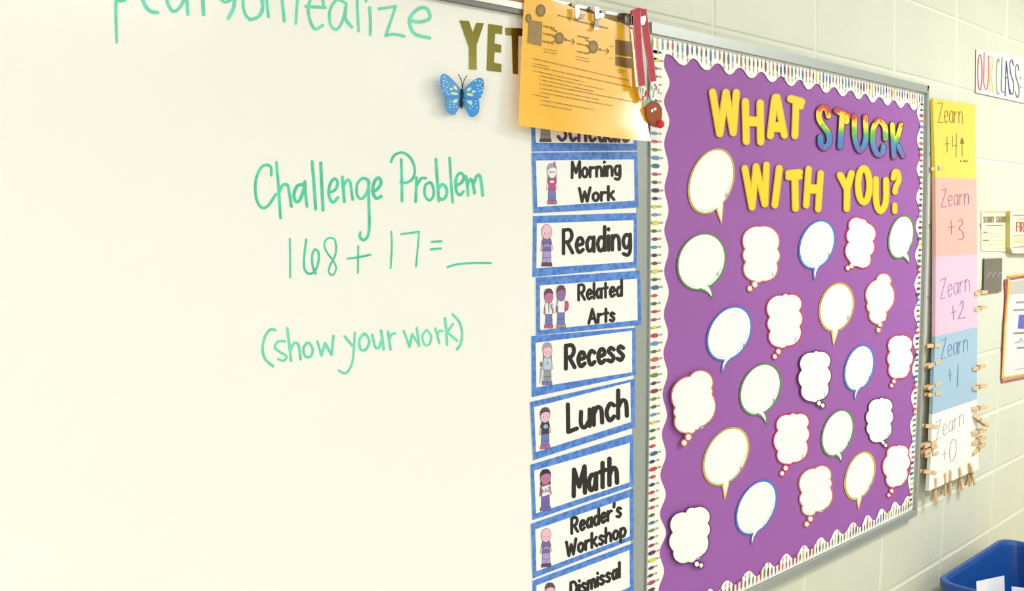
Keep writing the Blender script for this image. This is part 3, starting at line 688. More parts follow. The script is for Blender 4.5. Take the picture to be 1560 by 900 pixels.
# ------------------------------------------------------------------ title letters
LG = 'cut-out title letters on the purple board'
zt = zc(1120, 230, 3.75); zs = zc(1180, 80, 4.5); zw = zc(960, 30, 4.5)
def letter(ch, strokes, label, face=None, edge=None, e=2.2):
    t = thing('cutout_letter', P(strokes[0][0][0][0], max(p[1] for s in strokes for p in s[0]) + 5, .0095), label, 'letter', LG)
    d = .0125
    b = MB()
    for pts, wd, sm in strokes: b.ribbon(pts, wd + e, d, edge or YELE, .0006, smooth=sm)
    b.obj('letter_edge', t)
    b = MB()
    for pts, wd, sm in strokes: b.ribbon(pts, wd - .2, d + .0005, face or YEL, smooth=sm)
    b.obj('letter_face', t)
    return t
letter('W', [(zw([(565, 495), (614, 782)]), 9.4, 0), (zw([(614, 782), (657, 498)]), 9.4, 0), (zw([(657, 498), (707, 775)]), 9.4, 0), (zw([(707, 775), (728, 498)]), 9.4, 0)], 'yellow cutout letter W that starts the word WHAT')
letter('H', [(zw([(790, 560), (797, 835)]), 9.6, 0), (zw([(892, 570), (895, 838)]), 9.6, 0), (zw([(797, 680), (893, 686)]), 7, 0), (zw([(797, 710), (893, 714)]), 7, 0)], 'yellow cutout letter H in the word WHAT')
letter('A', [([(1173.5, 207), (1180, 152)], 9.2, 0), ([(1184.5, 151), (1195, 206)], 9.2, 0), ([(1181, 148), (1184, 148)], 9, 0), ([(1177, 190), (1191, 191)], 8, 0), ([(1176, 196), (1192, 197)], 8, 0)], 'yellow cutout letter A in the word WHAT')
letter('T', [([(1204.8, 150.5), (1221, 155)], 10.5, 0), ([(1221.5, 156), (1220.3, 163)], 7, 0), ([(1212.8, 156), (1211, 207)], 9, 0)], 'yellow cutout letter T that ends the word WHAT')
td = tie_dye(P(1300, 205, .0125).z)
def rl(ch, st, lab): return letter(ch, st, lab, td, DEDGE, 1.8)
rl('S', [([(1262.2, 176.5), (1260, 166), (1253.5, 163.5), (1248, 170), (1248.6, 182), (1256, 194), (1262.5, 204), (1263.5, 217), (1257, 225), (1250.5, 220), (1250, 209)], 8.6, 1)], 'rainbow tie-dye letter S that starts the word STUCK')
rl('T', [([(1275, 168.5), (1292, 176.5)], 9.5, 0), ([(1292, 176), (1290, 186)], 7, 0), ([(1283, 178), (1280, 223.5)], 8.4, 0)], 'rainbow tie-dye letter T in the word STUCK')
rl('U', [([(1301.8, 177), (1302.5, 210), (1310.5, 229.5), (1319, 212), (1318.3, 177.5)], 7.8, 1)], 'rainbow tie-dye letter U in the word STUCK')
rl('C', [([(1349, 211), (1348, 193), (1338.5, 184), (1331, 195), (1329.8, 217), (1335.8, 234), (1344, 234), (1346, 223.5)], 8, 1)], 'rainbow tie-dye letter C in the word STUCK')
rl('K', [([(1359.6, 189.5), (1362, 239)], 7.4, 0), ([(1373, 189.5), (1365.5, 216)], 7, 0), ([(1368.5, 222), (1376, 237.5)], 7, 0)], 'rainbow tie-dye letter K that ends the word STUCK')
letter('W', [(zt([(55, 98), (97, 322)]), 8.6, 0), (zt([(97, 322), (119, 88)]), 8.6, 0), (zt([(119, 88), (170, 303)]), 8.6, 0), (zt([(170, 303), (179, 78)]), 8.6, 0)], 'yellow cutout letter W that starts the word WITH')
letter('I', [(zt([(252, 98), (227, 308)]), 9.2, 0)], 'yellow cutout letter I in the word WITH')
letter('T', [(zt([(305, 128), (368, 121)]), 9, 0), (zt([(303, 150), (368, 148)]), 7.5, 0), (zt([(341, 150), (345, 328)]), 9, 0)], 'yellow cutout letter T in the word WITH')
letter('H', [(zt([(420, 102), (406, 310)]), 8.4, 0), (zt([(489, 127), (474, 332)]), 8.4, 0), (zt([(412, 204), (482, 206)]), 6.5, 0), (zt([(412, 228), (480, 230)]), 6.5, 0)], 'yellow cutout letter H that ends the word WITH')
letter('Y', [(zt([(600, 138), (640, 215)]), 9, 0), (zt([(664, 128), (640, 215)]), 9, 0), (zt([(640, 210), (638, 330)]), 8.6, 0)], 'yellow cutout letter Y that starts the word YOU')
letter('O', [(zt([(735 + 33 * math.sin(t * PI / 9), 195 - 98 * math.cos(t * PI / 9)) for t in range(19)]), 8.2, 0)], 'yellow cutout letter O in the word YOU')
letter('U', [(zt([(804, 160), (806, 290), (830, 344), (860, 290), (862, 165)]), 7.8, 1)], 'yellow cutout letter U that ends the word YOU')
letter('?', [(zt([(903, 155), (912, 120), (928, 122), (935, 165), (918, 205), (913, 235)]), 6.6, 1), (zt([(912, 308), (912, 345)]), 6.2, 0)], 'yellow cutout question mark at the end of the title')

# ------------------------------------------------------------------ speech and thought bubbles
RIMS = {'yellow': mat('rim_yellow', (236, 210, 70), .5), 'green': mat('rim_green', (84, 142, 62), .4), 'blue': mat('rim_blue', (42, 124, 204), .4),
        'orange': mat('rim_orange', (206, 120, 84), .4), 'red': mat('rim_red', (206, 46, 74), .4), 'plum': mat('rim_plum', (74, 30, 74), .4)}
RIML = mat('rim_line', (120, 104, 40), .4)
SG = 'oval speech bubbles on the purple board'; TG = 'cloud thought bubbles on the purple board'
def grow(poly, g):
    """push an outline outwards by g"""
    n = len(poly); A = sum(poly[i][0] * poly[(i + 1) % n][1] - poly[(i + 1) % n][0] * poly[i][1] for i in range(n)); sg = 1 if A > 0 else -1
    out = []
    for i in range(n):
        a = poly[i - 1]; c = poly[(i + 1) % n]; l = math.hypot(c[0] - a[0], c[1] - a[1]) or 1
        out.append((poly[i][0] + sg * (c[1] - a[1]) / l * g, poly[i][1] - sg * (c[0] - a[0]) / l * g))
    return out
def fill(mb, poly, d, m, th=0, side=None):
    """cap an outline that may be concave"""
    from mathutils.geometry import tessellate_polygon
    tri = tessellate_polygon([[Vector((x, y, 0)) for x, y in poly]])
    pts = [P(x, y, d) for x, y in poly]; a = mb.mi(m)
    i = len(mb.v); mb.v += [tuple(p) for p in pts]
    for t in tri: mb.f.append(tuple(i + k for k in t)); mb.m.append(a)
    if th:
        j = len(mb.v); mb.v += [(p[0], p[1] + th, p[2]) for p in pts]; s_ = mb.mi(side or m); n = len(pts)
        for t in tri: mb.f.append(tuple(j + k for k in t[::-1])); mb.m.append(s_)
        for k in range(n): mb.f.append((i + k, j + k, j + (k + 1) % n, i + (k + 1) % n)); mb.m.append(s_)
bubble_n = [0]
def lean(cx, cy, k, lift):
    bubble_n[0] += 1
    return .0100 + lift
def speech(cx, cy, Wd, H, rho, tip, b0, b1, color, label, curve=0.0, lift=.0012):
    t = thing('speech_bubble', P(cx, cy + H, .009), label, 'speech bubble', SG)
    s = math.sqrt(1 - rho * rho)
    def ell(g):
        pts = []
        for k in range(56):
            a = k * 2 * PI / 56; x = (Wd - g) * math.cos(a); y = (H - g) * (-rho * math.cos(a) + s * math.sin(a))
            pts.append((cx + x, cy + y))
        return pts
    def tailed(g, tg, tipg):
        e = ell(g); mx, my = (b0[0] + b1[0]) / 2, (b0[1] + b1[1]) / 2
        ang = [math.atan2(p[1] - cy, p[0] - cx) for p in e]
        u = math.hypot(b1[0] - b0[0], b1[1] - b0[1]); ex, ey = (b1[0] - b0[0]) / u, (b1[1] - b0[1]) / u
        p0 = (b0[0] - ex * tg, b0[1] - ey * tg - g * .8); p1 = (b1[0] + ex * tg, b1[1] + ey * tg - g * .8)
        a0, a1 = math.atan2(p0[1] - cy, p0[0] - cx), math.atan2(p1[1] - cy, p1[0] - cx)
        lo, hi = min(a0, a1), max(a0, a1)
        tp = (mx + (tip[0] - mx) * tipg, my + (tip[1] - my) * tipg)
        keep = [(a, p) for a, p in zip(ang, e) if not (lo < a < hi)]
        keep.sort(key=lambda q: (q[0] - hi) % (2 * PI))
        # tail sides from p1 (right, low angle) to tip to p0
        def side(p, q, sgn):
            nx, ny = -(q[1] - p[1]), q[0] - p[0]
            return [(p[0] + (q[0] - p[0]) * f + nx * curve * 4 * f * (1 - f) * sgn, p[1] + (q[1] - p[1]) * f + ny * curve * 4 * f * (1 - f) * sgn) for f in (.33, .66)]
        left = p0 if a0 == hi else p1; right = p1 if left is p0 else p0
        return [q for _, q in keep] + [right] + side(right, tp, 1) + [tp] + side(left, tp, 1)[::-1] + [left]
    d = lean(cx, cy, 0, lift)
    b = MB(); fill(b, tailed(0, 1.2, 1.0), d, RIMS[color], .0005)
    if color == 'yellow': b.ring(ell(1.4), .7, d + .0001, RIML)
    b.obj('coloured_rim', t)
    b = MB(); fill(b, tailed(2.6, -.8, .8), d + .0004, BUB); b.obj('white_face', t)
    b = MB()
    arc = [(cx + (Wd - 5.2) * math.cos(a), cy + (H - 5.2) * (-rho * math.cos(a) + s * math.sin(a))) for a in [(.25 + .2 * k) for k in range(11)]]
    arc = [p for p in arc if not (abs(p[0] - (b0[0] + b1[0]) / 2) < 6)]
    for i in range(len(arc) - 1):
        if math.hypot(arc[i + 1][0] - arc[i][0], arc[i + 1][1] - arc[i][1]) < 10: b.ribbon([arc[i], arc[i + 1]], 1.6, d + .0006, BUBS)
    mx, my = cx + Wd * .62, cy + H * .42
    b.ribbon([(mx, my + 3), (mx + .8, my - 3)], .9, d + .0007, GREYP); b.ribbon([(mx + 1.6, my - 1), (mx + 2.2, my + 2)], .7, d + .0007, GREYP)
    b.obj('printed_shading', t)
def thought(notches, bulges, circles, color, label, lift=.0014):
    cx = sum(p[0] for p in notches) / len(notches); cy = sum(p[1] for p in notches) / len(notches)
    t = thing('thought_bubble', P(cx, max(p[1] for p in notches), .009), label, 'thought bubble', TG)
    n = len(notches); A = sum(notches[i][0] * notches[(i + 1) % n][1] - notches[(i + 1) % n][0] * notches[i][1] for i in range(n)); sg = 1 if A > 0 else -1
    out = []; 
    for i in range(n):
        p, q = notches[i], notches[(i + 1) % n]; L = math.hypot(q[0] - p[0], q[1] - p[1]); nx, ny = sg * (q[1] - p[1]) / L, -sg * (q[0] - p[0]) / L
        h = bulges[i] * L
        h = L * max(bulges[i], .24) * (1.0 if bulges[i] > .2 else .9); rad = (L * L / 4 + h * h) / (2 * h); half = 2 * math.atan2(2 * h, L)
        mx, my = (p[0] + q[0]) / 2, (p[1] + q[1]) / 2; ox, oy = mx + nx * (h - rad), my + ny * (h - rad)
        ux, uy = (q[0] - p[0]) / L, (q[1] - p[1]) / L
        for k in range(12):                     # a round lobe between two notches
            th_ = -half + 2 * half * k / 12
            out.append((ox + rad * (math.sin(th_) * ux + math.cos(th_) * nx), oy + rad * (math.sin(th_) * uy + math.cos(th_) * ny)))
    d = lean(cx, cy, 0, lift)
    b = MB(); fill(b, grow(out, 1.9 if color != 'plum' else 1.6), d, RIMS[color], .0005)
    for (x, y, r) in circles: fill(b, [(x + (r * .85 + 1.9) * math.cos(k * PI / 7), y + (r + 1.9) * math.sin(k * PI / 7)) for k in range(14)], d + .00003, RIMS[color], .0005)
    b.obj('coloured_rim', t)
    b = MB(); fill(b, out, d + .0004, BUB)
    for (x, y, r) in circles: fill(b, [(x + r * .85 * math.cos(k * PI / 7), y + r * math.sin(k * PI / 7)) for k in range(14)], d + .00045, BUB)
    b.obj('white_face', t)
    xs = [p[0] for p in out]; ys = [p[1] for p in out]
    mx, my = min(xs) + (max(xs) - min(xs)) * .80, min(ys) + (max(ys) - min(ys)) * .86
    b = MB(); b.ribbon([(mx, my + 3), (mx + .9, my - 3)], .9, d + .0007, GREYP); b.ribbon([(mx - 4, my + 4.5), (mx - 9, my + 6)], 1.3, d + .0006, BUBS); b.obj('printed_shading', t)
speech(1083.7, 276, 35.7, 50, .28, (1099.5, 342), (1091.5, 317), (1101.5, 309.5), 'yellow', 'large yellow rimmed oval speech bubble left of the word WITH')
speech(1068.7, 398.5, 37.6, 44, .15, (1087.5, 456), (1066, 441), (1077, 435), 'green', 'green rimmed oval speech bubble below the uppermost yellow rimmed one, beside left border', -.12)
speech(1244.7, 372.5, 28.2, 37.7, .25, (1241, 428), (1241, 409), (1250.7, 404.7), 'blue', 'blue rimmed speech bubble under the H of WITH', .1)
speech(1373, 361, 20.4, 33.7, .25, (1385.5, 402.5), (1374.5, 391.8), (1382, 387.5), 'green', 'small green rimmed speech bubble below the question mark', -.12)
speech(1111, 508, 34.7, 42, .28, (1099.4, 568.5), (1104, 549.5), (1114.7, 546), 'blue', 'blue rimmed speech bubble above the centre left green one', .1)
speech(1274.4, 468, 27, 37.5, .18, (1269.7, 527), (1267.5, 504), (1276.7, 502.8), 'yellow', 'yellow rimmed speech bubble in the middle of the board below the blue one under WITH')
speech(1309, 560.5, 23.6, 35.8, .28, (1301.7, 610.6), (1305, 593.5), (1313.3, 589.5), 'blue', 'blue rimmed speech bubble at centre right between plum and red clouds', .1)
speech(1158.3, 593, 32, 40, .25, (1168.5, 647), (1153.6, 631), (1162, 627), 'green', 'green rimmed speech bubble at centre left right of the tilted orange cloud', -.12)
speech(1106, 695, 35.4, 44.8, .34, (1104.4, 761.7), (1101, 738), (1111, 733), 'yellow', 'yellow rimmed speech bubble lower left above the blue one')
speech(1152.3, 773, 31.7, 42, .38, (1144, 831), (1147.8, 814), (1159, 806), 'blue', 'blue rimmed speech bubble nearest the bottom border', .1)
speech(1276, 659.5, 25.2, 36.3, .3, (1282.2, 704), (1272.5, 693.5), (1279.6, 690), 'green', 'green rimmed speech bubble lower centre between red and plum clouds', -.12)
speech(1310, 724.5, 23.8, 37, .33, (1307.8, 777), (1306, 759.5), (1313, 755), 'yellow', 'yellow rimmed speech bubble at lower right near the bottom border')
thought([(1157.3, 346), (1183.5, 379.3), (1182.5, 400), (1161, 427), (1149.3, 427), (1137.3, 398.5), (1136, 379.3)], [.34, .12, .3, .1, .3, .1, .34], [(1149.9, 433.2, 4.3), (1142.7, 439.3, 3.6)], 'orange', 'orange rimmed square cloud bubble below the W of WITH')
thought([(1294.7, 349), (1312.5, 334.5), (1320.5, 340), (1329, 367.3), (1325, 389), (1306.7, 404.7), (1295, 397), (1293.9, 368.7)], [.42, .25, .3, .12, .42, .1, .14, .1], [(1297.3, 405, 3.5), (1292, 408, 3.3)], 'red', 'red rimmed jagged cloud bubble right of the top blue oval')
thought([(1192.5, 450.8), (1200.8, 450), (1216.5, 473), (1217.5, 496.7), (1198, 526), (1187, 528), (1174.5, 503.6), (1173.5, 483)], [.3, .42, .1, .3, .1, .3, .1, .36], [(1186, 535.4, 3.9), (1180.6, 542.8, 3.4)], 'red', 'red rimmed cloud bubble right of the blue oval with curved tail')
thought([(1335.6, 427), (1355.5, 433), (1349.4, 475), (1342.5, 490), (1332, 491), (1326, 475), (1323, 461)], [.62, .15, .1, .15, .16, .1, .24], [(1341, 494.5, 3), (1338.6, 502.3, 3)], 'orange', 'orange rimmed tall cloud bubble with a single peak, upper right')
thought([(1239.7, 537.5), (1246.7, 536.3), (1260.4, 560), (1260.4, 584.7), (1246, 609), (1237, 611), (1222, 589), (1222, 563.9)], [.3, .4, .1, .28, .1, .28, .1, .34], [(1248, 614, 3.6), (1253.6, 617.4, 3.2)], 'plum', 'dark plum rimmed cloud bubble in the centre of the board', lift=.003)
thought([(1356.8, 536), (1371.7, 511.9), (1377.8, 511.7), (1385.6, 533), (1385, 557), (1367.5, 575), (1361.5, 575.4), (1356, 555.6)], [.36, .2, .32, .1, .3, .1, .2, .08], [(1362, 580.8, 3), (1358.6, 586.9, 2.7)], 'red', 'small red rimmed cloud bubble beside the right border at mid height')
thought([(1051.7, 574), (1083, 592), (1083.5, 600), (1065, 650), (1059, 654), (1049.4, 658), (1030.5, 634), (1029.8, 621)], [.5, .1, .26, .1, .3, .34, .1, .3], [(1048.9, 665.6, 4.4), (1042.5, 674.4, 3.9)], 'orange', 'orange rimmed tilted cloud bubble hanging against the left border', lift=.006)
thought([(1203.6, 632.8), (1212.8, 632), (1228.3, 651), (1227.6, 672), (1207, 703.5), (1199, 705.5), (1186, 687), (1186, 656)], [.3, .44, .1, .3, .1, .32, .08, .36], [(1197, 713, 3.7), (1191.7, 720.8, 3.4)], 'red', 'red rimmed cloud bubble lower centre left of the green oval')
thought([(1324.4, 625), (1339.7, 608.5), (1346.7, 607.5), (1356.8, 625), (1356, 645), (1345.5, 670), (1339, 672.5), (1325, 662), (1323.2, 645)], [.3, .3, .36, .1, .22, .1, .3, .1, .08], [(1345.5, 674, 2.6), (1349.4, 678, 2.8)], 'plum', 'plum rimmed cloud bubble beside the right border below the small red one')
thought([(1242.5, 714), (1264, 730), (1264, 742), (1242, 778.5), (1233, 784), (1223.5, 770), (1222.8, 750.6)], [.44, .1, .3, .1, .3, .12, .32], [(1234.7, 790, 3.6), (1229.2, 798.3, 3.3)], 'orange', 'orange rimmed cloud bubble near the bottom border left of the yellow oval')
thought([(1351.8, 695), (1366.7, 680), (1371.7, 679), (1382.2, 693.6), (1381.2, 714.4), (1364, 740), (1358.6, 741.6), (1351.6, 725.6)], [.3, .26, .34, .1, .26, .1, .22, .08], [(1358.6, 747.8, 2.9), (1354.4, 754, 2.6)], 'red', 'small red rimmed cloud bubble in the lower right corner')
thought([(1045, 781), (1058.3, 774), (1077.8, 797), (1077, 816.7), (1060, 850), (1048.9, 855), (1026.2, 839), (1025.3, 811)], [.24, .42, .1, .24, .3, .34, .1, .36], [(1061.7, 858.9, 3.9), (1068.3, 860.9, 3.4)], 'plum', 'large dark plum rimmed cloud bubble in the lower left corner', lift=.004)

# ------------------------------------------------------------------ orange flyer, clips and lanyard
def DO(x, y):
    s_ = min(1, max(0, (x - 793) / 190)); t_ = min(1.1, max(0, y / 205))
    return .0245 + .004 * s_ + .009 * t_ + .018 * t_ ** 3 * s_ + .0008 * math.sin(x * .06) * t_
fl = thing('orange_flyer', P(890, 216, .03), 'orange paper flyer clipped to the rail above the schedule cards', 'flyer')
EL = [(799, -14), (797, 30), (794, 80), (791.5, 140), (790, 191)]
ER = [(964, 42), (967, 80), (973, 120), (981, 165), (992, 215.5)]
ETx = lambda t: (799 + (962 - 799) * t, -14 + (40 + 14) * t)
EB = [(790, 191), (840, 198), (890, 204.5), (940, 210.5), (992, 215.5)]
def lerpl(L, t):
    t *= len(L) - 1; i = min(int(t), len(L) - 2); f = t - i
    return (L[i][0] + (L[i + 1][0] - L[i][0]) * f, L[i][1] + (L[i + 1][1] - L[i][1]) * f)
def flyer_pt(s_, t_):
    l, r_ = lerpl(EL, t_), lerpl(ER, t_); x, y = l[0] + (r_[0] - l[0]) * s_, l[1] + (r_[1] - l[1]) * s_
    if t_ > .6:
        e = lerpl(EB, s_); li = (EL[-1][0] + (ER[-1][0] - EL[-1][0]) * s_, EL[-1][1] + (ER[-1][1] - EL[-1][1]) * s_); k = (t_ - .6) / .4
        x += (e[0] - li[0]) * k; y += (e[1] - li[1]) * k
    return x, y
b = MB(); N = 22
for i in range(N):
    for j in range(N):
        q = [flyer_pt(a / N, c / N) for a, c in ((i, j), (i + 1, j), (i + 1, j + 1), (i, j + 1))]
        pts = [P(*p, DO) for p in q]; b.face(pts, ORANGE)
for i in range(N):      # paper thickness and back
    pass
o = b.obj('paper_sheet', fl, True)
bmx = bmesh.new(); bmx.from_mesh(o.data); bmesh.ops.remove_doubles(bmx, verts=bmx.verts, dist=1e-5); bmx.to_mesh(o.data); bmx.free()
# narrow curled strip of a second sheet at the right edge
b = MB()
cur = [(962, 44), (966, 75), (969, 105), (972, 135), (975.5, 154)]
def DC(x, y): return DO(x, y) + .0012 + .004 * max(0, (y - 60) / 95)
for i in range(4):
    (x0, y0), (x1, y1) = cur[i], cur[i + 1]; w0, w1 = 4 + i * .6, 4.6 + i * .6
    b.slab([P(x0 - w0 / 2, y0, DC), P(x0 + w0 / 2, y0 + 1, DC), P(x1 + w1 / 2, y1 + 1, DC), P(x1 - w1 / 2, y1, DC)], ORANGE, .0004)
b.obj('curled_edge', fl)
pr = MB(); d5 = lambda x, y: DO(x, y) + .0009
zo = zc(780, 0, 3.752)
def blobp(cx, cy, a, c, m, off=0): pr.poly(zo([(cx + a * math.cos(k * PI / 8), cy + c * math.sin(k * PI / 8)) for k in range(16)]), lambda x, y: d5(x, y) + off, m)
for cx, cy, a, c in ((165, 60, 27, 36), (95, 104, 17, 26), (271, 218, 26, 34), (466, 268, 27, 38)):
    blobp(cx, cy, a, c, ORINK); blobp(cx, cy, a * .66, c * .66, ORGREY, 5e-5)
pr.poly(zo([(98, 112), (174, 126), (168, 262), (90, 245)]), d5, ORGREY)
for q in ([(593, 225), (686, 240), (684, 325), (594, 313)], [(594, 322), (684, 335), (684, 392), (594, 374)]): pr.poly(zo(q), d5, ORINK)
rq = random.Random(5)
def textline(x0, y0, x1, y1, h=5.2, m=ORINK, wmin=8, wmax=26):
    x = x0
    while x < x1:
        if wmin == 8:
            wl = min(rq.uniform(2.2, 4.0), x1 - x)
        else: wl = min(rq.uniform(wmin, wmax), x1 - x)
        wv = wl; f0 = (x - x0) / (x1 - x0); f1 = (x + wv - x0) / (x1 - x0)
        ya, yb = y0 + (y1 - y0) * f0, y0 + (y1 - y0) * f1; hh = h * rq.uniform(.7, 1.1)
        pr.poly(zo([(x, ya - hh / 2), (x + wv, yb - hh / 2), (x + wv, yb + hh / 2), (x, ya + hh / 2)]), d5, m); x += wv + (rq.uniform(1.2, 2.0) if wmin == 8 and rq.random() < .82 else rq.uniform(3.5, 5.5))
for q in ((262, 86, 345, 108), (355, 115, 550, 162)): textline(*q, 9)
for x0, y0 in ((180, 148), (180, 190), (176, 235), (376, 205), (374, 248), (374, 293)): textline(x0, y0, x0 + 66, y0 + 14, 10, ORINK, 4, 7)
for q in ((180, 278, 262, 292, 4), (184, 295, 258, 308, 4), (366, 322, 442, 336, 4), (366, 338, 440, 352, 4), (560, 262, 580, 266, 4), (556, 330, 578, 336, 4), (604, 398, 650, 408, 4), (606, 412, 640, 418, 4)): textline(*q[:4], q[4])
for q in ((128, 336, 670, 460), (142, 366, 210, 380), (126, 378, 690, 500), (142, 408, 415, 468), (175, 436, 528, 512), (176, 458, 468, 522), (176, 482, 700, 582), (176, 506, 500, 570), (176, 530, 572, 604), (128, 540, 214, 560), (176, 574, 468, 626), (176, 598, 342, 628)):
    textline(*q, 5.4); pr.poly(zo([(q[0] - 14, q[1] - 5), (q[0] - 9, q[1] - 4), (q[0] - 9, q[1] + 1), (q[0] - 14, q[1])]), d5, ORINK)
for x0, y0, x1, y1 in ((303, 225, 355, 240), (500, 282, 552, 294)):
    pr.ribbon(zo([(x0, y0), (x1, y1)]), .9, d5, ORINK); pr.ribbon(zo([(x1 - 10, y1 - 18), (x1 + 3, y1), (x1 - 12, y1 + 14)]), 1.0, d5, ORINK)
    blobp(x0 + 4, y0, 6, 8, ORINK)
for x0, y0, x1, y1 in ((222, 165, 252, 178), (222, 195, 240, 208), (222, 240, 250, 235), (420, 225, 445, 238), (420, 258, 438, 266), (420, 305, 446, 297)): pr.ribbon(zo([(x0, y0), (x1, y1)]), 1.0, d5, ORINK); blobp(x1, y1, 5, 6, ORINK)
pr.obj('printed_text', fl)

HG = 'nickel clips on the map rail'
zh = zc(850, 0, 9.75)
def clip(label, parts):
    x, y = parts[0][1][0]
    t = thing('map_clip', P(*zh([(x, y)])[0], .022), label, 'clip', HG)
    for nm, pts, d, th, m in parts:
        b = MB(); b.poly(zh(pts), d, m, th); b.obj(nm, t)
SILD = mat('nickel_dark', (112, 106, 98), .35, metal=.8)  # darker nickel for hooks, a jaw and the tongue
clip('nickel clip at the upper middle of the flyer, first from the left', [('rail_hook', [(200, 45), (320, 48), (262, 66), (258, 98), (205, 92)], .028, .006, SILD),
    ('clip_plate', [(258, 100), (322, 98), (325, 180), (318, 232), (290, 280), (262, 262)], .036, .0012, SILVER), ('jaw', [(345, 205), (415, 212), (370, 278), (300, 268)], .034, .003, SILD)])
clip('nickel clip with a long hanging tongue', [('rail_hook', [(480, 100), (545, 105), (545, 150), (505, 160), (470, 150)], .028, .006, SILD), ('clip_plate', [(545, 105), (610, 110), (615, 200), (600, 285), (560, 280), (548, 200)], .036, .0012, SILVER),
    ('tongue', [(560, 275), (602, 285), (600, 412), (538, 405), (548, 330)], .034, .0015, SILD), ('tongue_tip', [(538, 405), (600, 412), (598, 440), (536, 432)], .036, .0015, SILVER)])
clip('short nickel clip right of the long tongued one', [('rail_hook', [(650, 150), (715, 155), (710, 195), (680, 200), (650, 190)], .028, .006, SILD), ('clip_plate', [(618, 195), (700, 205), (680, 268), (605, 262)], .034, .0015, SILVER)])
clip('round nickel clip just left of the red lanyard', [('rail_hook', [(945, 190), (1085, 205), (1085, 240), (985, 235), (985, 290), (940, 270)], .030, .008, SILD),
    ('clip_plate', [(1010, 235), (1085, 215), (1098, 290), (1075, 365), (1040, 378), (1005, 330)], .040, .002, SILVER), ('jaw', [(1095, 235), (1160, 225), (1162, 320), (1130, 362), (1098, 355)], .044, .002, SILVER)])
clip('nickel clip between the two lanyard ribbons', [('rail_hook', [(1215, 130), (1265, 160), (1285, 200), (1240, 215), (1215, 190)], .036, .012, SILVER),
    ('clip_plate', [(1228, 255), (1300, 230), (1308, 290), (1280, 365), (1245, 375), (1225, 330)], .044, .002, SILVER)])

ly = thing('christmas_lanyard', P(990, 195, .04), 'red ribbon lanyard with candy canes and a brown reindeer head charm', 'lanyard')
def band(pts, wd, d0, name, slope=0):
    b = MB(); D = lambda x, y: d0 + slope * y
    b.ribbon(pts, wd, D, RED, .0012, cap=False)
    o = b.obj(name, ly)
    b = MB()
    for s_ in (-1, 1):
        for i in range(len(pts) - 1):
            (x0, y0), (x1, y1) = pts[i], pts[i + 1]; L = math.hypot(x1 - x0, y1 - y0); n_ = int(L / 2.6)
            nx, ny = -(y1 - y0) / L * (wd / 2 - .2) * s_, (x1 - x0) / L * (wd / 2 - .2) * s_
            for k in range(n_):
                f = (k + .5) / n_; x, y = x0 + (x1 - x0) * f + nx, y0 + (y1 - y0) * f + ny
                b.poly([(x - .4, y - .55), (x + .4, y - .55), (x + .4, y + .5), (x - .4, y + .5)], lambda x, y: D(x, y) + .0003, STITCH)
    b.obj('stitching', o)
band([(970.5, 17), (971, 40), (973.5, 80), (978.3, 130.5)], 11, .046, 'front_ribbon', .00008)
band([(979.5, 14), (982.5, 34), (986.5, 65), (990.5, 88), (994.8, 124)], 10.6, .042, 'back_ribbon', .00002)
b = MB(); D = lambda x, y: .0475
b.poly([(962, 16), (973.5, 11.5), (979.5, 13.5), (975, 22), (963, 23)], D, RED, .003); b.obj('ribbon_fold', ly)
zl = zc(950, 90, 7.5)
def cane(pts, col, name):
    b = MB(); b.poly(zl(pts), .052, CARDW, .003)
    o = b.obj(name, ly); b = MB()
    for q, m in col: b.poly(zl(q), .0524, m)
    b.obj('stripes', o)
cane([(188, 295), (235, 292), (255, 330), (272, 360), (262, 420), (240, 470), (215, 480), (196, 440), (178, 370)],
     [([(190, 320), (205, 330), (198, 400), (184, 370)], PALEG), ([(215, 330), (238, 335), (222, 400), (205, 430)], PALEG), ([(255, 345), (272, 365), (262, 420), (240, 440), (238, 400)], REDB), ([(214, 420), (234, 415), (230, 475), (205, 470)], REDB)], 'candy_cane')
cane([(318, 270), (350, 255), (385, 275), (425, 330), (415, 400), (370, 440), (350, 480), (322, 470), (310, 400)],
     [([(320, 300), (335, 310), (330, 360), (314, 350)], PALEG), ([(345, 330), (360, 335), (345, 440), (328, 440)], PALEG), ([(365, 300), (385, 310), (380, 360), (362, 350)], SHM), ([(392, 330), (412, 340), (408, 395), (390, 400)], PALEG), ([(350, 280), (372, 290), (362, 310), (345, 300)], REDB)], 'candy_cane')
b = MB(); b.poly(zl([(250, 540), (285, 420), (300, 470), (330, 485), (300, 520)]), .050, PALEG, .001); b.obj('green_bow', ly)
b = MB(); b.poly(zl([(262, 545), (300, 510), (332, 482), (400, 500), (438, 560), (440, 640), (430, 710), (395, 770), (340, 758), (275, 692)]), .054, BROWN, .006); rh = b.obj('reindeer_head', ly)
b = MB(); c = P(*zl([(418, 743)])[0], .0575); r0 = (P(1000 + 5.1, 190, .0575) - P(1000, 190, .0575)).length * .8
for i in range(6):
    for k in range(12):
        f = lambda i, k: c + Vector((r0 * math.sin(i * PI / 6) * math.cos(k * PI / 6), r0 * math.sin(i * PI / 6) * math.sin(k * PI / 6), r0 * math.cos(i * PI / 6)))
        b.face([f(i, k), f(i, k + 1), f(i + 1, k + 1), f(i + 1, k)], REDB)
b.obj('nose', rh, True)
b = MB()
for q in ([(310, 585), (335, 565), (340, 600), (320, 612)], [(342, 560), (372, 550), (378, 575), (348, 590)]): b.poly(zl(q), .0545, CARDW)
for q in ([(318, 608), (338, 598), (338, 610), (322, 618)], [(345, 588), (372, 575), (370, 588), (350, 600)]): b.poly(zl(q), .0546, GR)
b.obj('eyes', rh)

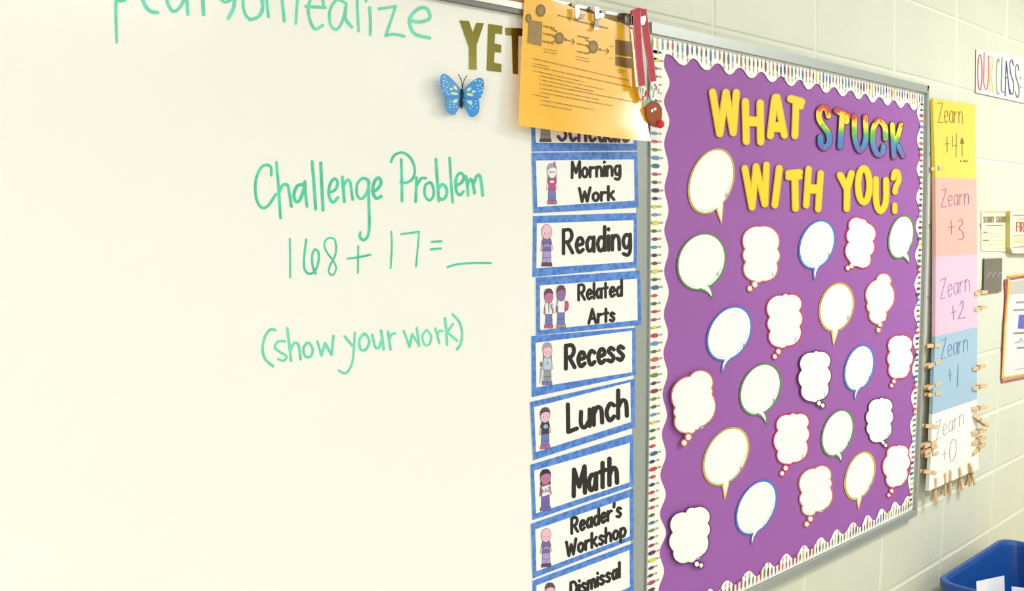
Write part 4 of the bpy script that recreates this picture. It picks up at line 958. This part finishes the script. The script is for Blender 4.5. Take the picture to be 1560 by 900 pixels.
# ------------------------------------------------------------------ colour-coded posters on the right
PG = 'colour-coded posters in the column beside the purple board'
DP = .026
PINK_INK = mat('purple_marker', (150, 96, 170), .5); YINK = mat('brown_marker', (130, 104, 40), .5); SINK = mat('plum_marker', (160, 90, 128), .5); BINK = mat('blue_marker', (92, 110, 168), .5); WINK = mat('grey_plum_marker', (170, 150, 176), .5)
def DPf(o): return lambda x, y: .009 + .020 * max(0, (y - 150) / 570) + o
def poster(quad, rgb, label, ink, wr, bump=.12, left=None, rough=.45, coat=0):
    m = mat('poster_' + label.split()[0], rgb, rough, bump=bump, bscale=22, coat=coat)
    t = thing('score_poster', P((quad[2][0] + quad[3][0]) / 2, quad[2][1], DPf(0)(0, quad[2][1])), label, 'poster', PG)
    b = MB(); lf = left or []
    q = [quad[0], quad[1], quad[2], quad[3]] + lf
    b.poly(q, DPf(0), m, .0004)
    L = [quad[0]] + lf[::-1] + [quad[3]]
    for a, c in zip(L, L[1:]):      # the long side is folded back towards the wall
        A, C_ = P(*a, DPf(0)), P(*c, DPf(0)); v = Vector((.001, 1, 0))
        b.face([A, C_, C_ + v * min(.010, -C_.y * .8), A + v * min(.010, -A.y * .8)], m)
    b.obj('sheet', t)
    b = MB()
    for pts, wd, sm in wr: b.ribbon(pts, wd, DPf(.0003), ink, smooth=sm)
    b.obj('handwriting', t); return t
G['Z'] = (.5, [ln((-.05, .95), (.5, 1)), ln((.5, 1), (.0, 0)), ln((.0, 0), (.5, .0))])
def zearn(a, bb_, cap, wd=1.0):
    out = []; text = 'Zearn'; gap = .16; tw = sum(G[c][0] for c in text) + gap * 4; x = 0
    for c in text:
        gw, st = G[c]
        for kind, pts in st: out.append(([(a[0] + (bb_[0] - a[0]) * (x + gx) / tw, a[1] + (bb_[1] - a[1]) * (x + gx) / tw - gy * cap) for gx, gy in pts], wd, kind == 's'))
        x += gw + gap
    return out
y5 = zc(1400, 80, 5); s4 = zc(1400, 240, 4.286); p5 = zc(1400, 420, 4.5); w6 = zc(1400, 600, 4.5)
poster([(1421, 150), (1485, 159), (1487.5, 272.4), (1425.2, 270)], (246, 214, 52), 'yellow plastic covered poster, topmost of the column', YINK,
       zearn((1429.5, 186), (1466.5, 188), 30) + [(y5([(214, 640), (216, 760)]), 1, 0), (y5([(196, 696), (230, 694)]), 1, 0), (y5([(258, 640), (255, 712), (290, 708)]), 1, 0), (y5([(288, 620), (282, 795)]), 1, 0),
       (y5([(328, 650), (331, 790)]), 1, 0), (y5([(329, 652), (318, 692)]), 1.6, 0), (y5([(329, 652), (341, 692)]), 1.6, 0), (y5([(322, 686), (338, 688)]), 2.2, 0), (y5([(314, 833), (318, 820), (324, 832)]), .9, 0), (y5([(336, 834), (338, 816)]), .9, 0), (y5([(346, 834), (348, 818)]), .9, 0), (y5([(356, 836), (358, 820)]), .9, 0), (y5([(366, 836), (368, 820)]), .9, 0), (y5([(337, 826), (376, 829)]), .8, 0)], bump=.8, coat=.6, rough=.3)
poster([(1425.2, 270), (1487.5, 272.4), (1488.7, 387), (1425.7, 391)], (240, 178, 166), 'salmon poster marked plus 3', SINK,
       zearn((1434, 315.5), (1476, 310.5), 27) + [(s4([(210, 412), (214, 500)]), 1, 0), (s4([(190, 456), (236, 450)]), 1, 0), (s4([(256, 418), (278, 400), (284, 432), (262, 462), (290, 492), (285, 530), (258, 535)]), 1.1, 1)])
poster([(1425.7, 391), (1488.7, 387), (1489, 497.8), (1425, 512)], (238, 190, 210), 'pink poster marked plus 2', PINK_INK,
       zearn((1433, 455.5), (1477, 442.5), 30) + [(p5([(233, 205), (238, 300)]), 1, 0), (p5([(215, 258), (258, 243)]), 1, 0), (p5([(280, 202), (298, 170), (302, 215), (270, 295)]), 1.1, 1), (p5([(270, 295), (318, 285)]), 1.1, 0)])
poster([(1425, 512), (1489, 497.8), (1488, 608.2), (1420.4, 631)], (158, 190, 210), 'blue poster marked plus 1', BINK,
       zearn((1434, 547), (1474, 534), 30) + [(p5([(212, 640), (214, 725)]), 1, 0), (p5([(202, 682), (226, 676)]), 1, 0), (p5([(270, 605), (262, 758)]), 1.1, 0)], left=[(1422.5, 570)])
poster([(1420.4, 631), (1488, 608.2), (1491, 714.4), (1414.6, 747.8)], (246, 246, 232), 'white poster marked plus 0, lowest of the column', WINK,
       zearn((1426, 671), (1468, 646), 28) + [(w6([(173, 385), (177, 452)]), 1, 0), (w6([(158, 416), (190, 406)]), 1, 0), (w6([(233 + 22 * math.sin(k * PI / 8) + 6 * math.cos(k * PI / 8), 385 - 76 * math.cos(k * PI / 8)) for k in range(17)]), 1.1, 0)], left=[(1416.5, 725), (1418.5, 690)])

# clothespins: one of them built, the others copied
def make_pin():
    t = bpy.data.objects.new('clothespin', None); C.objects.link(t)
    Lp, wd = .074, .0098
    for s_ in (-1, 1):
        b = MB()
        prof = [(0, .0004), (.0, .0036), (.006, .0054), (.030, .0062), (.034, .0053), (.038, .0062), (Lp - .002, .0086), (Lp, .0078), (Lp, .0036), (.034, .0007), (.012, .0008)]
        n_ = len(prof)
        fr = [Vector((x, s_ * y, -wd / 2)) for x, y in prof]; bk = [Vector((x, s_ * y, wd / 2)) for x, y in prof]
        b.face(fr, WOOD); b.face(bk[::-1], WOOD)
        for k in range(n_):
            q = (k + 1) % n_; b.face([fr[k], bk[k], bk[q], fr[q]], WOODD if k in (6, 7) else WOOD)
        me = b.obj('wooden_arm', None); me.parent = t
    b = MB()
    for dz in (-.0058, .0058):
        for k in range(8):
            a0, a1 = k * PI / 4, (k + 1) * PI / 4; cx = .034
            b.face([Vector((cx + .0036 * math.cos(a0), .0062 * math.sin(a0), dz - .0008)), Vector((cx + .0036 * math.cos(a1), .0062 * math.sin(a1), dz - .0008)), Vector((cx + .0036 * math.cos(a1), .0062 * math.sin(a1), dz + .0008)), Vector((cx + .0036 * math.cos(a0), .0062 * math.sin(a0), dz + .0008))], STEEL)
    b.box((.0325, -.0070, -.0058), (.0355, -.0056, .0058), STEEL)
    me = b.obj('spring', None); me.parent = t
    return t
pin0 = make_pin(); used = False
def pin(jaw, end, label, d=None):
    global used
    if not used: o = pin0; used = True
    else:
        o = pin0.copy(); C.objects.link(o)
        for ch in pin0.children:
            c_ = ch.copy(); C.objects.link(c_); c_.parent = o
    dd = DPf(-.0002)(*jaw) + (0 if d is None else .003)
    A = P(*jaw, dd)
    dl = min((k * .0005 for k in range(-24, 50)), key=lambda q: abs((P(*end, dd + q) - A).length - .075) + abs(q) * .15)
    E_ = P(*end, dd + dl); X = (E_ - A)
    mid = (A + E_) / 2; X.normalize(); Y = Vector((0, 1, 0)); Y = (Y - X * X.dot(Y)).normalized(); Zv = X.cross(Y)
    Lp = .074; st = mid - X * Lp / 2
    o.matrix_world = Matrix(((X.x, Y.x, Zv.x, st.x), (X.y, Y.y, Zv.y, st.y), (X.z, Y.z, Zv.z, st.z), (0, 0, 0, 1)))
    tag(o, label, 'clothespin', 'wooden clothespins clipped around the posters')
pin((1437, 256), (1414, 257.5), 'wooden clothespin on the left edge of the yellow poster')
pin((1431, 525.5), (1408, 527), 'wooden clothespin at the top left edge of the blue poster')
pin((1433, 549), (1409, 559), 'slanting brown clothespin on the left edge of the blue poster')
pin((1433, 582), (1408, 592), 'pale slanting clothespin low on the left edge of the blue poster')
pin((1433, 598.5), (1409, 601.5), 'level clothespin lowest on the left edge of the blue poster')
pin((1429, 649), (1405, 648.5), 'clothespin near the upper left edge of the white poster')
pin((1425, 672), (1404, 680), 'uppermost clothespin of the bunch left of the white poster')
pin((1427, 679), (1404.5, 690), 'middle clothespin of the bunch left of the white poster', DP + .002)
pin((1428, 689), (1405, 694), 'lowest clothespin of the bunch left of the white poster')
pin((1426, 719.5), (1402.5, 717.5), 'clothespin near the lower left corner of the white poster')
pin((1484, 447), (1501, 444.5), 'upper clothespin on the right edge of the pink poster')
pin((1484, 471), (1500, 467.5), 'lower clothespin on the right edge of the pink poster')
pin((1480.5, 562), (1498.5, 557), 'upper clothespin on the right edge of the blue poster')
pin((1480.5, 592), (1500.5, 586.5), 'lower clothespin on the right edge of the blue poster')
pin((1479, 622.3), (1501, 620), 'topmost clothespin on the right edge of the white poster')
pin((1481.5, 632), (1503, 648), 'clothespin slanting down on the right edge of the white poster')
pin((1479, 659.5), (1499.5, 655), 'third clothespin down the right edge of the white poster')
pin((1479.5, 675.5), (1499, 665.5), 'fourth clothespin down the right edge of the white poster')
pin((1481, 692), (1498.5, 674.5), 'clothespin slanting up steeply on the right edge of the white poster')
pin((1424.2, 727), (1421.5, 763), 'leftmost of the clothespins on the bottom edge of the white poster')
pin((1438.5, 719.5), (1436.5, 753.5), 'left of the paired clothespins on the bottom edge of the white poster')
pin((1446.5, 715.5), (1444.5, 753), 'right of the paired clothespins on the bottom edge of the white poster')
pin((1460.7, 711), (1462.7, 745.5), 'thin single clothespin on the bottom edge of the white poster')
pin((1475.2, 704.5), (1474, 740), 'upright clothespin nearest the right corner of the bottom edge of the white poster')
pin((1476.5, 705), (1482, 738), 'leaning clothespin at the right end of the bottom edge of the white poster', DP + .001)

# ------------------------------------------------------------------ signs at the far right
t = thing('rainbow_lettered_sign', P(1520, 156, .001), 'white paper strip sign reading OUR CLASS in rainbow marker letters', 'sign')
b = MB(); b.poly([(1487.5, 74.5), (1560, 88), (1600, 96), (1600, 165.5), (1556, 156), (1486.8, 140.8)], .0035, mat('class_sign_paper', (232, 234, 220), .5), .0006); b.obj('paper_strip', t)
z_ = zc(1400, 50, 4.286)
OC = [((200, 70, 90), [[(398 + 14 * math.sin(k * PI / 8), 258 - 115 * math.cos(k * PI / 8)) for k in range(17)]]), ((206, 96, 112), [[(426, 128), (424, 250), (424, 330), (438, 370), (450, 330), (453, 240), (452, 150)]]),
      ((226, 196, 104), [[(462, 150), (462, 260), (460, 385)], [(462, 152), (482, 170), (480, 230), (464, 262)], [(466, 262), (485, 385)]]), ((126, 160, 90), [[(527, 190), (516, 170), (508, 220), (505, 320), (512, 395), (524, 392)]]),
      ((60, 130, 126), [[(543, 160), (540, 270), (539, 378), (556, 385)]]), ((60, 64, 120), [[(570, 185), (566, 300), (563, 412)], [(570, 185), (582, 300), (592, 400)], [(564, 292), (580, 292)]]),
      ((82, 78, 130), [[(617, 215), (608, 176), (594, 200), (600, 270), (616, 320), (618, 380), (604, 402), (594, 370)]]), ((110, 104, 124), [[(652, 245), (644, 206), (630, 230), (634, 290), (650, 340), (654, 395), (642, 422), (628, 385)]]),
      ((216, 90, 100), [[(663, 291), (664, 298)], [(665, 350), (666, 357)]])]
b = MB()
for i, (c_, st) in enumerate(OC):
    m = mat('class_marker_%d' % i, c_, .5)
    for s_ in st: b.ribbon(z_(s_), 1.7 if len(s_) > 2 else 2.0, .0038, m)
b.obj('lettering', t)

INKG = mat('grey_print', (132, 122, 92), .5)
zq = zc(1485, 310, 11.25)
t = thing('station_sign', P(1514, 383, .001), 'small cream sign reading SECURITY STATION with lined fields', 'sign')
b = MB(); b.poly(zq([(118, 112), (545, 118), (536, 822), (118, 808)]), .003, CREAM, .002); b.obj('sign_plate', t)
b = MB()
b.poly(zq([(150, 128), (520, 134), (520, 160), (150, 156)]), .0032, CREAMD)
for w_, a, c_ in (('SECURITY', (152, 322), (330, 320)), ('STATION', (368, 320), (518, 318))): write(b, w_, zq([a])[0], zq([c_])[0], 8.4, 1.3, .0033, INKG, .22)
for y0 in (378,): b.poly(zq([(198, y0 - 7), (480, y0 - 9), (480, y0 + 4), (198, y0 + 6)]), .0033, INKG)
for (x0, x1, y0) in ((145, 215, 492), (140, 245, 630)): b.poly(zq([(x0, y0 - 12), (x1, y0 - 13), (x1, y0 + 10), (x0, y0 + 12)]), .0033, INKG)
for (x0, x1, y0, y1) in ((145, 395, 512, 508), (140, 490, 575, 565), (260, 490, 640, 632), (135, 500, 706, 690), (130, 515, 792, 765)): b.ribbon(zq([(x0, y0), (x1, y1)]), .7, .0033, CREAMD)
b.obj('printed_text', t)
t = thing('fire_instruction_sign', P(1560, 384, .004), 'cream framed sign with red FIRE lettering', 'sign')
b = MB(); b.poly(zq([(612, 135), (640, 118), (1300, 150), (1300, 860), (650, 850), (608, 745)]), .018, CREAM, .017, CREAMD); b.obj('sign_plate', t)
REDP = mat('red_print', (196, 72, 60), .5)
b = MB()
write(b, 'FIRE', zq([(718, 478)])[0], zq([(900, 480)])[0], 14, 1.7, .0184, REDP, .26)
for (y0, y1, m, wd) in ((202, 206, REDP, 1.3), (748, 715, REDP, 1.1), (550, 548, INKG, .9)): b.ribbon(zq([(655, y0), (1280, y1)]), wd, .0184, m)
for k in range(4): b.poly(zq([(670, 590 + 24 * k), (1200, 590 + 24 * k), (1200, 602 + 24 * k), (670, 604 + 24 * k)]), .0184, CREAMD)
b.poly(zq([(750, 255), (1200, 258), (1200, 272), (750, 270)]), .0184, INKG)
b.obj('printed_text', t)
zd = zc(1485, 380, 11.25)
t = thing('dark_placard', P(1512, 446, .001), 'dark brown upright placard with a pale scribbled line', 'placard')
b = MB(); b.poly(zd([(165, 160), (476, 148), (456, 722), (150, 765)]), .006, mat('placard_brown', (112, 104, 88), .5), .0055, mat('placard_edge', (74, 74, 66), .5)); b.obj('placard_face', t)
b = MB()
for x0, y0 in ((222, 480), (312, 480), (402, 476)): b.ribbon(zd([(x0, y0), (x0 + 10, y0 - 48), (x0 + 38, y0 - 80), (x0 + 58, y0 - 66)]), 1.3, .0062, GR)
b.obj('scribble', t)
zf = zc(1510, 410, 4.74)
t = thing('taped_notice', P(1545, 578, .001), 'grey notice in a red and yellow taped border at the right edge', 'notice')
NP = mat('notice_paper', (222, 222, 218), .5); YB = mat('yellow_border', (228, 190, 52), .45); RB = mat('red_border', (190, 50, 62), .45)
b = MB(); b.poly(zf([(124, 72), (330, 45), (330, 750), (90, 790), (108, 250)]), .004, NP, .002); b.obj('notice_sheet', t)
for nm, m, st, wd, d in (('red_tape', RB, [[(106, 78), (110, 200), (96, 400), (88, 600), (82, 800)], [(106, 78), (330, 45)], [(82, 814), (330, 765)]], 2.6, .0045), ('yellow_tape', YB, [[(128, 75), (122, 200), (102, 420), (92, 620), (82, 786)], [(130, 52), (330, 26)], [(84, 784), (330, 742)]], 2.6, .0050)):
    b = MB()
    for s_ in st: b.ribbon(zf(s_), wd, d, m, .001, smooth=False)
    b.obj(nm, t)
b = MB(); BP = mat('blue_picture', (90, 92, 190), .5)
b.poly(zf([(200, 330), (330, 325), (330, 430), (192, 430)]), .0043, BP); 
for (x0, y0, w_) in ((185, 240, 5.5), (165, 296, 5), ): b.ribbon(zf([(x0, y0), (330, y0 - 8)]), 3.2, .0043, GR, smooth=False)
for (x0, y0) in ((165, 463),): b.ribbon(zf([(x0, y0), (330, y0 - 6)]), 2.6, .0043, INKG, smooth=False)
b.ribbon(zf([(172, 540), (190, 520), (205, 530), (215, 500), (235, 525), (270, 515)]), 1.2, .0043, GR); b.ribbon(zf([(190, 568), (330, 560)]), 2.2, .0043, BINK); b.ribbon(zf([(175, 725), (330, 700)]), .8, .0043, GR)
b.poly(zf([(128, 90), (330, 66), (330, 165), (126, 185)]), .0042, mat('notice_header', (190, 190, 176), .5))
b.obj('printed_content', t)

# ------------------------------------------------------------------ blue storage bin on a low shelf
yb = -.06; zr = Z0 - 1.412
x0, x1 = -.612, -.085; y0, y1 = yb, yb - .40
bn = thing('storage_bin', ((x0 + x1) / 2, (y0 + y1) / 2, zr - .17), 'blue plastic storage bin with rounded corners standing against the block wall', 'bin')
def rrect(xa, xb_, ya, yb_, r, n_=6):
    out = []
    for cx, cy, a0 in ((xb_ - r, ya - r, 0), (xa + r, ya - r, PI / 2), (xa + r, yb_ + r, PI), (xb_ - r, yb_ + r, 3 * PI / 2)):
        for k in range(n_ + 1): a = a0 + k * PI / 2 / n_; out.append((cx + r * math.cos(a), cy + r * math.sin(a)))
    return out
def loft(mb, rings, m, closed=True):
    for A, Bq in zip(rings, rings[1:]):
        n_ = len(A)
        for k in range(n_): mb.face([A[k], A[(k + 1) % n_], Bq[(k + 1) % n_], Bq[k]], m)
def rg(off, z, r): return [Vector((x, y, z)) for x, y in rrect(x0 + off, x1 - off, y0 - off, y1 + off, r)]
b = MB()
loft(b, [rg(.035, zr - .17, .04), rg(.014, zr - .02, .045), rg(.014, zr - .012, .045)], BIN)
loft(b, [rg(.018, zr - .012, .044), rg(.039, zr - .165, .038)], BIN)
b.face(rg(.039, zr - .165, .038), BIN); b.face(rg(.035, zr - .17, .04)[::-1], BIN)
b.obj('bin_body', bn, True)
b = MB(); loft(b, [rg(.0, zr - .022, .05), rg(.0, zr - .004, .05), rg(.004, zr, .048), rg(.014, zr, .046), rg(.018, zr - .012, .044)], BIN); b.obj('rim', bn, True)
def binsheet(px, d0, label, lean_):
    b = MB()
    pts = [P(x, y, d) for (x, y), d in zip(px, d0)]
    pts = [pts[0], pts[1], Vector((pts[1].x, pts[1].y - .01, zr - .163)), Vector((pts[0].x, pts[0].y - .01, zr - .163))]
    b.face(pts, PAPER); v = Vector((.0004, .0004, 0)); b.face([p + v for p in pts[::-1]], PAPER)
    tag(b.obj('paper_sheet'), label, 'paper', 'papers standing in the blue bin')
binsheet([(1487.5, 885.5), (1530, 876.5), (1536, 915), (1497, 925)], (.20, .20, .19, .19), 'white paper standing in the blue bin, nearer the left', 0)
binsheet([(1541, 893), (1575, 897), (1577, 930), (1541, 930)], (.20, .22, .21, .19), 'white paper in the blue bin at the right edge', 0)
sh = thing('low_shelf_unit', (-.35, -.28, 0), 'low wooden shelf unit under the blue bin', 'shelf')
SHM_ = mat('shelf_laminate', (206, 180, 140), .4); zt_ = zr - .17
for nm, a, c_ in (('shelf_top', (-.9, -.52, zt_ - .02), (.9, -.01, zt_)), ('side_panel', (-.9, -.52, 0), (-.88, -.01, zt_ - .02)), ('side_panel', (.88, -.52, 0), (.9, -.01, zt_ - .02)), ('back_panel', (-.88, -.02, 0), (.88, -.01, zt_ - .02))):
    b = MB(); b.box(a, c_, SHM_); b.obj(nm, sh)
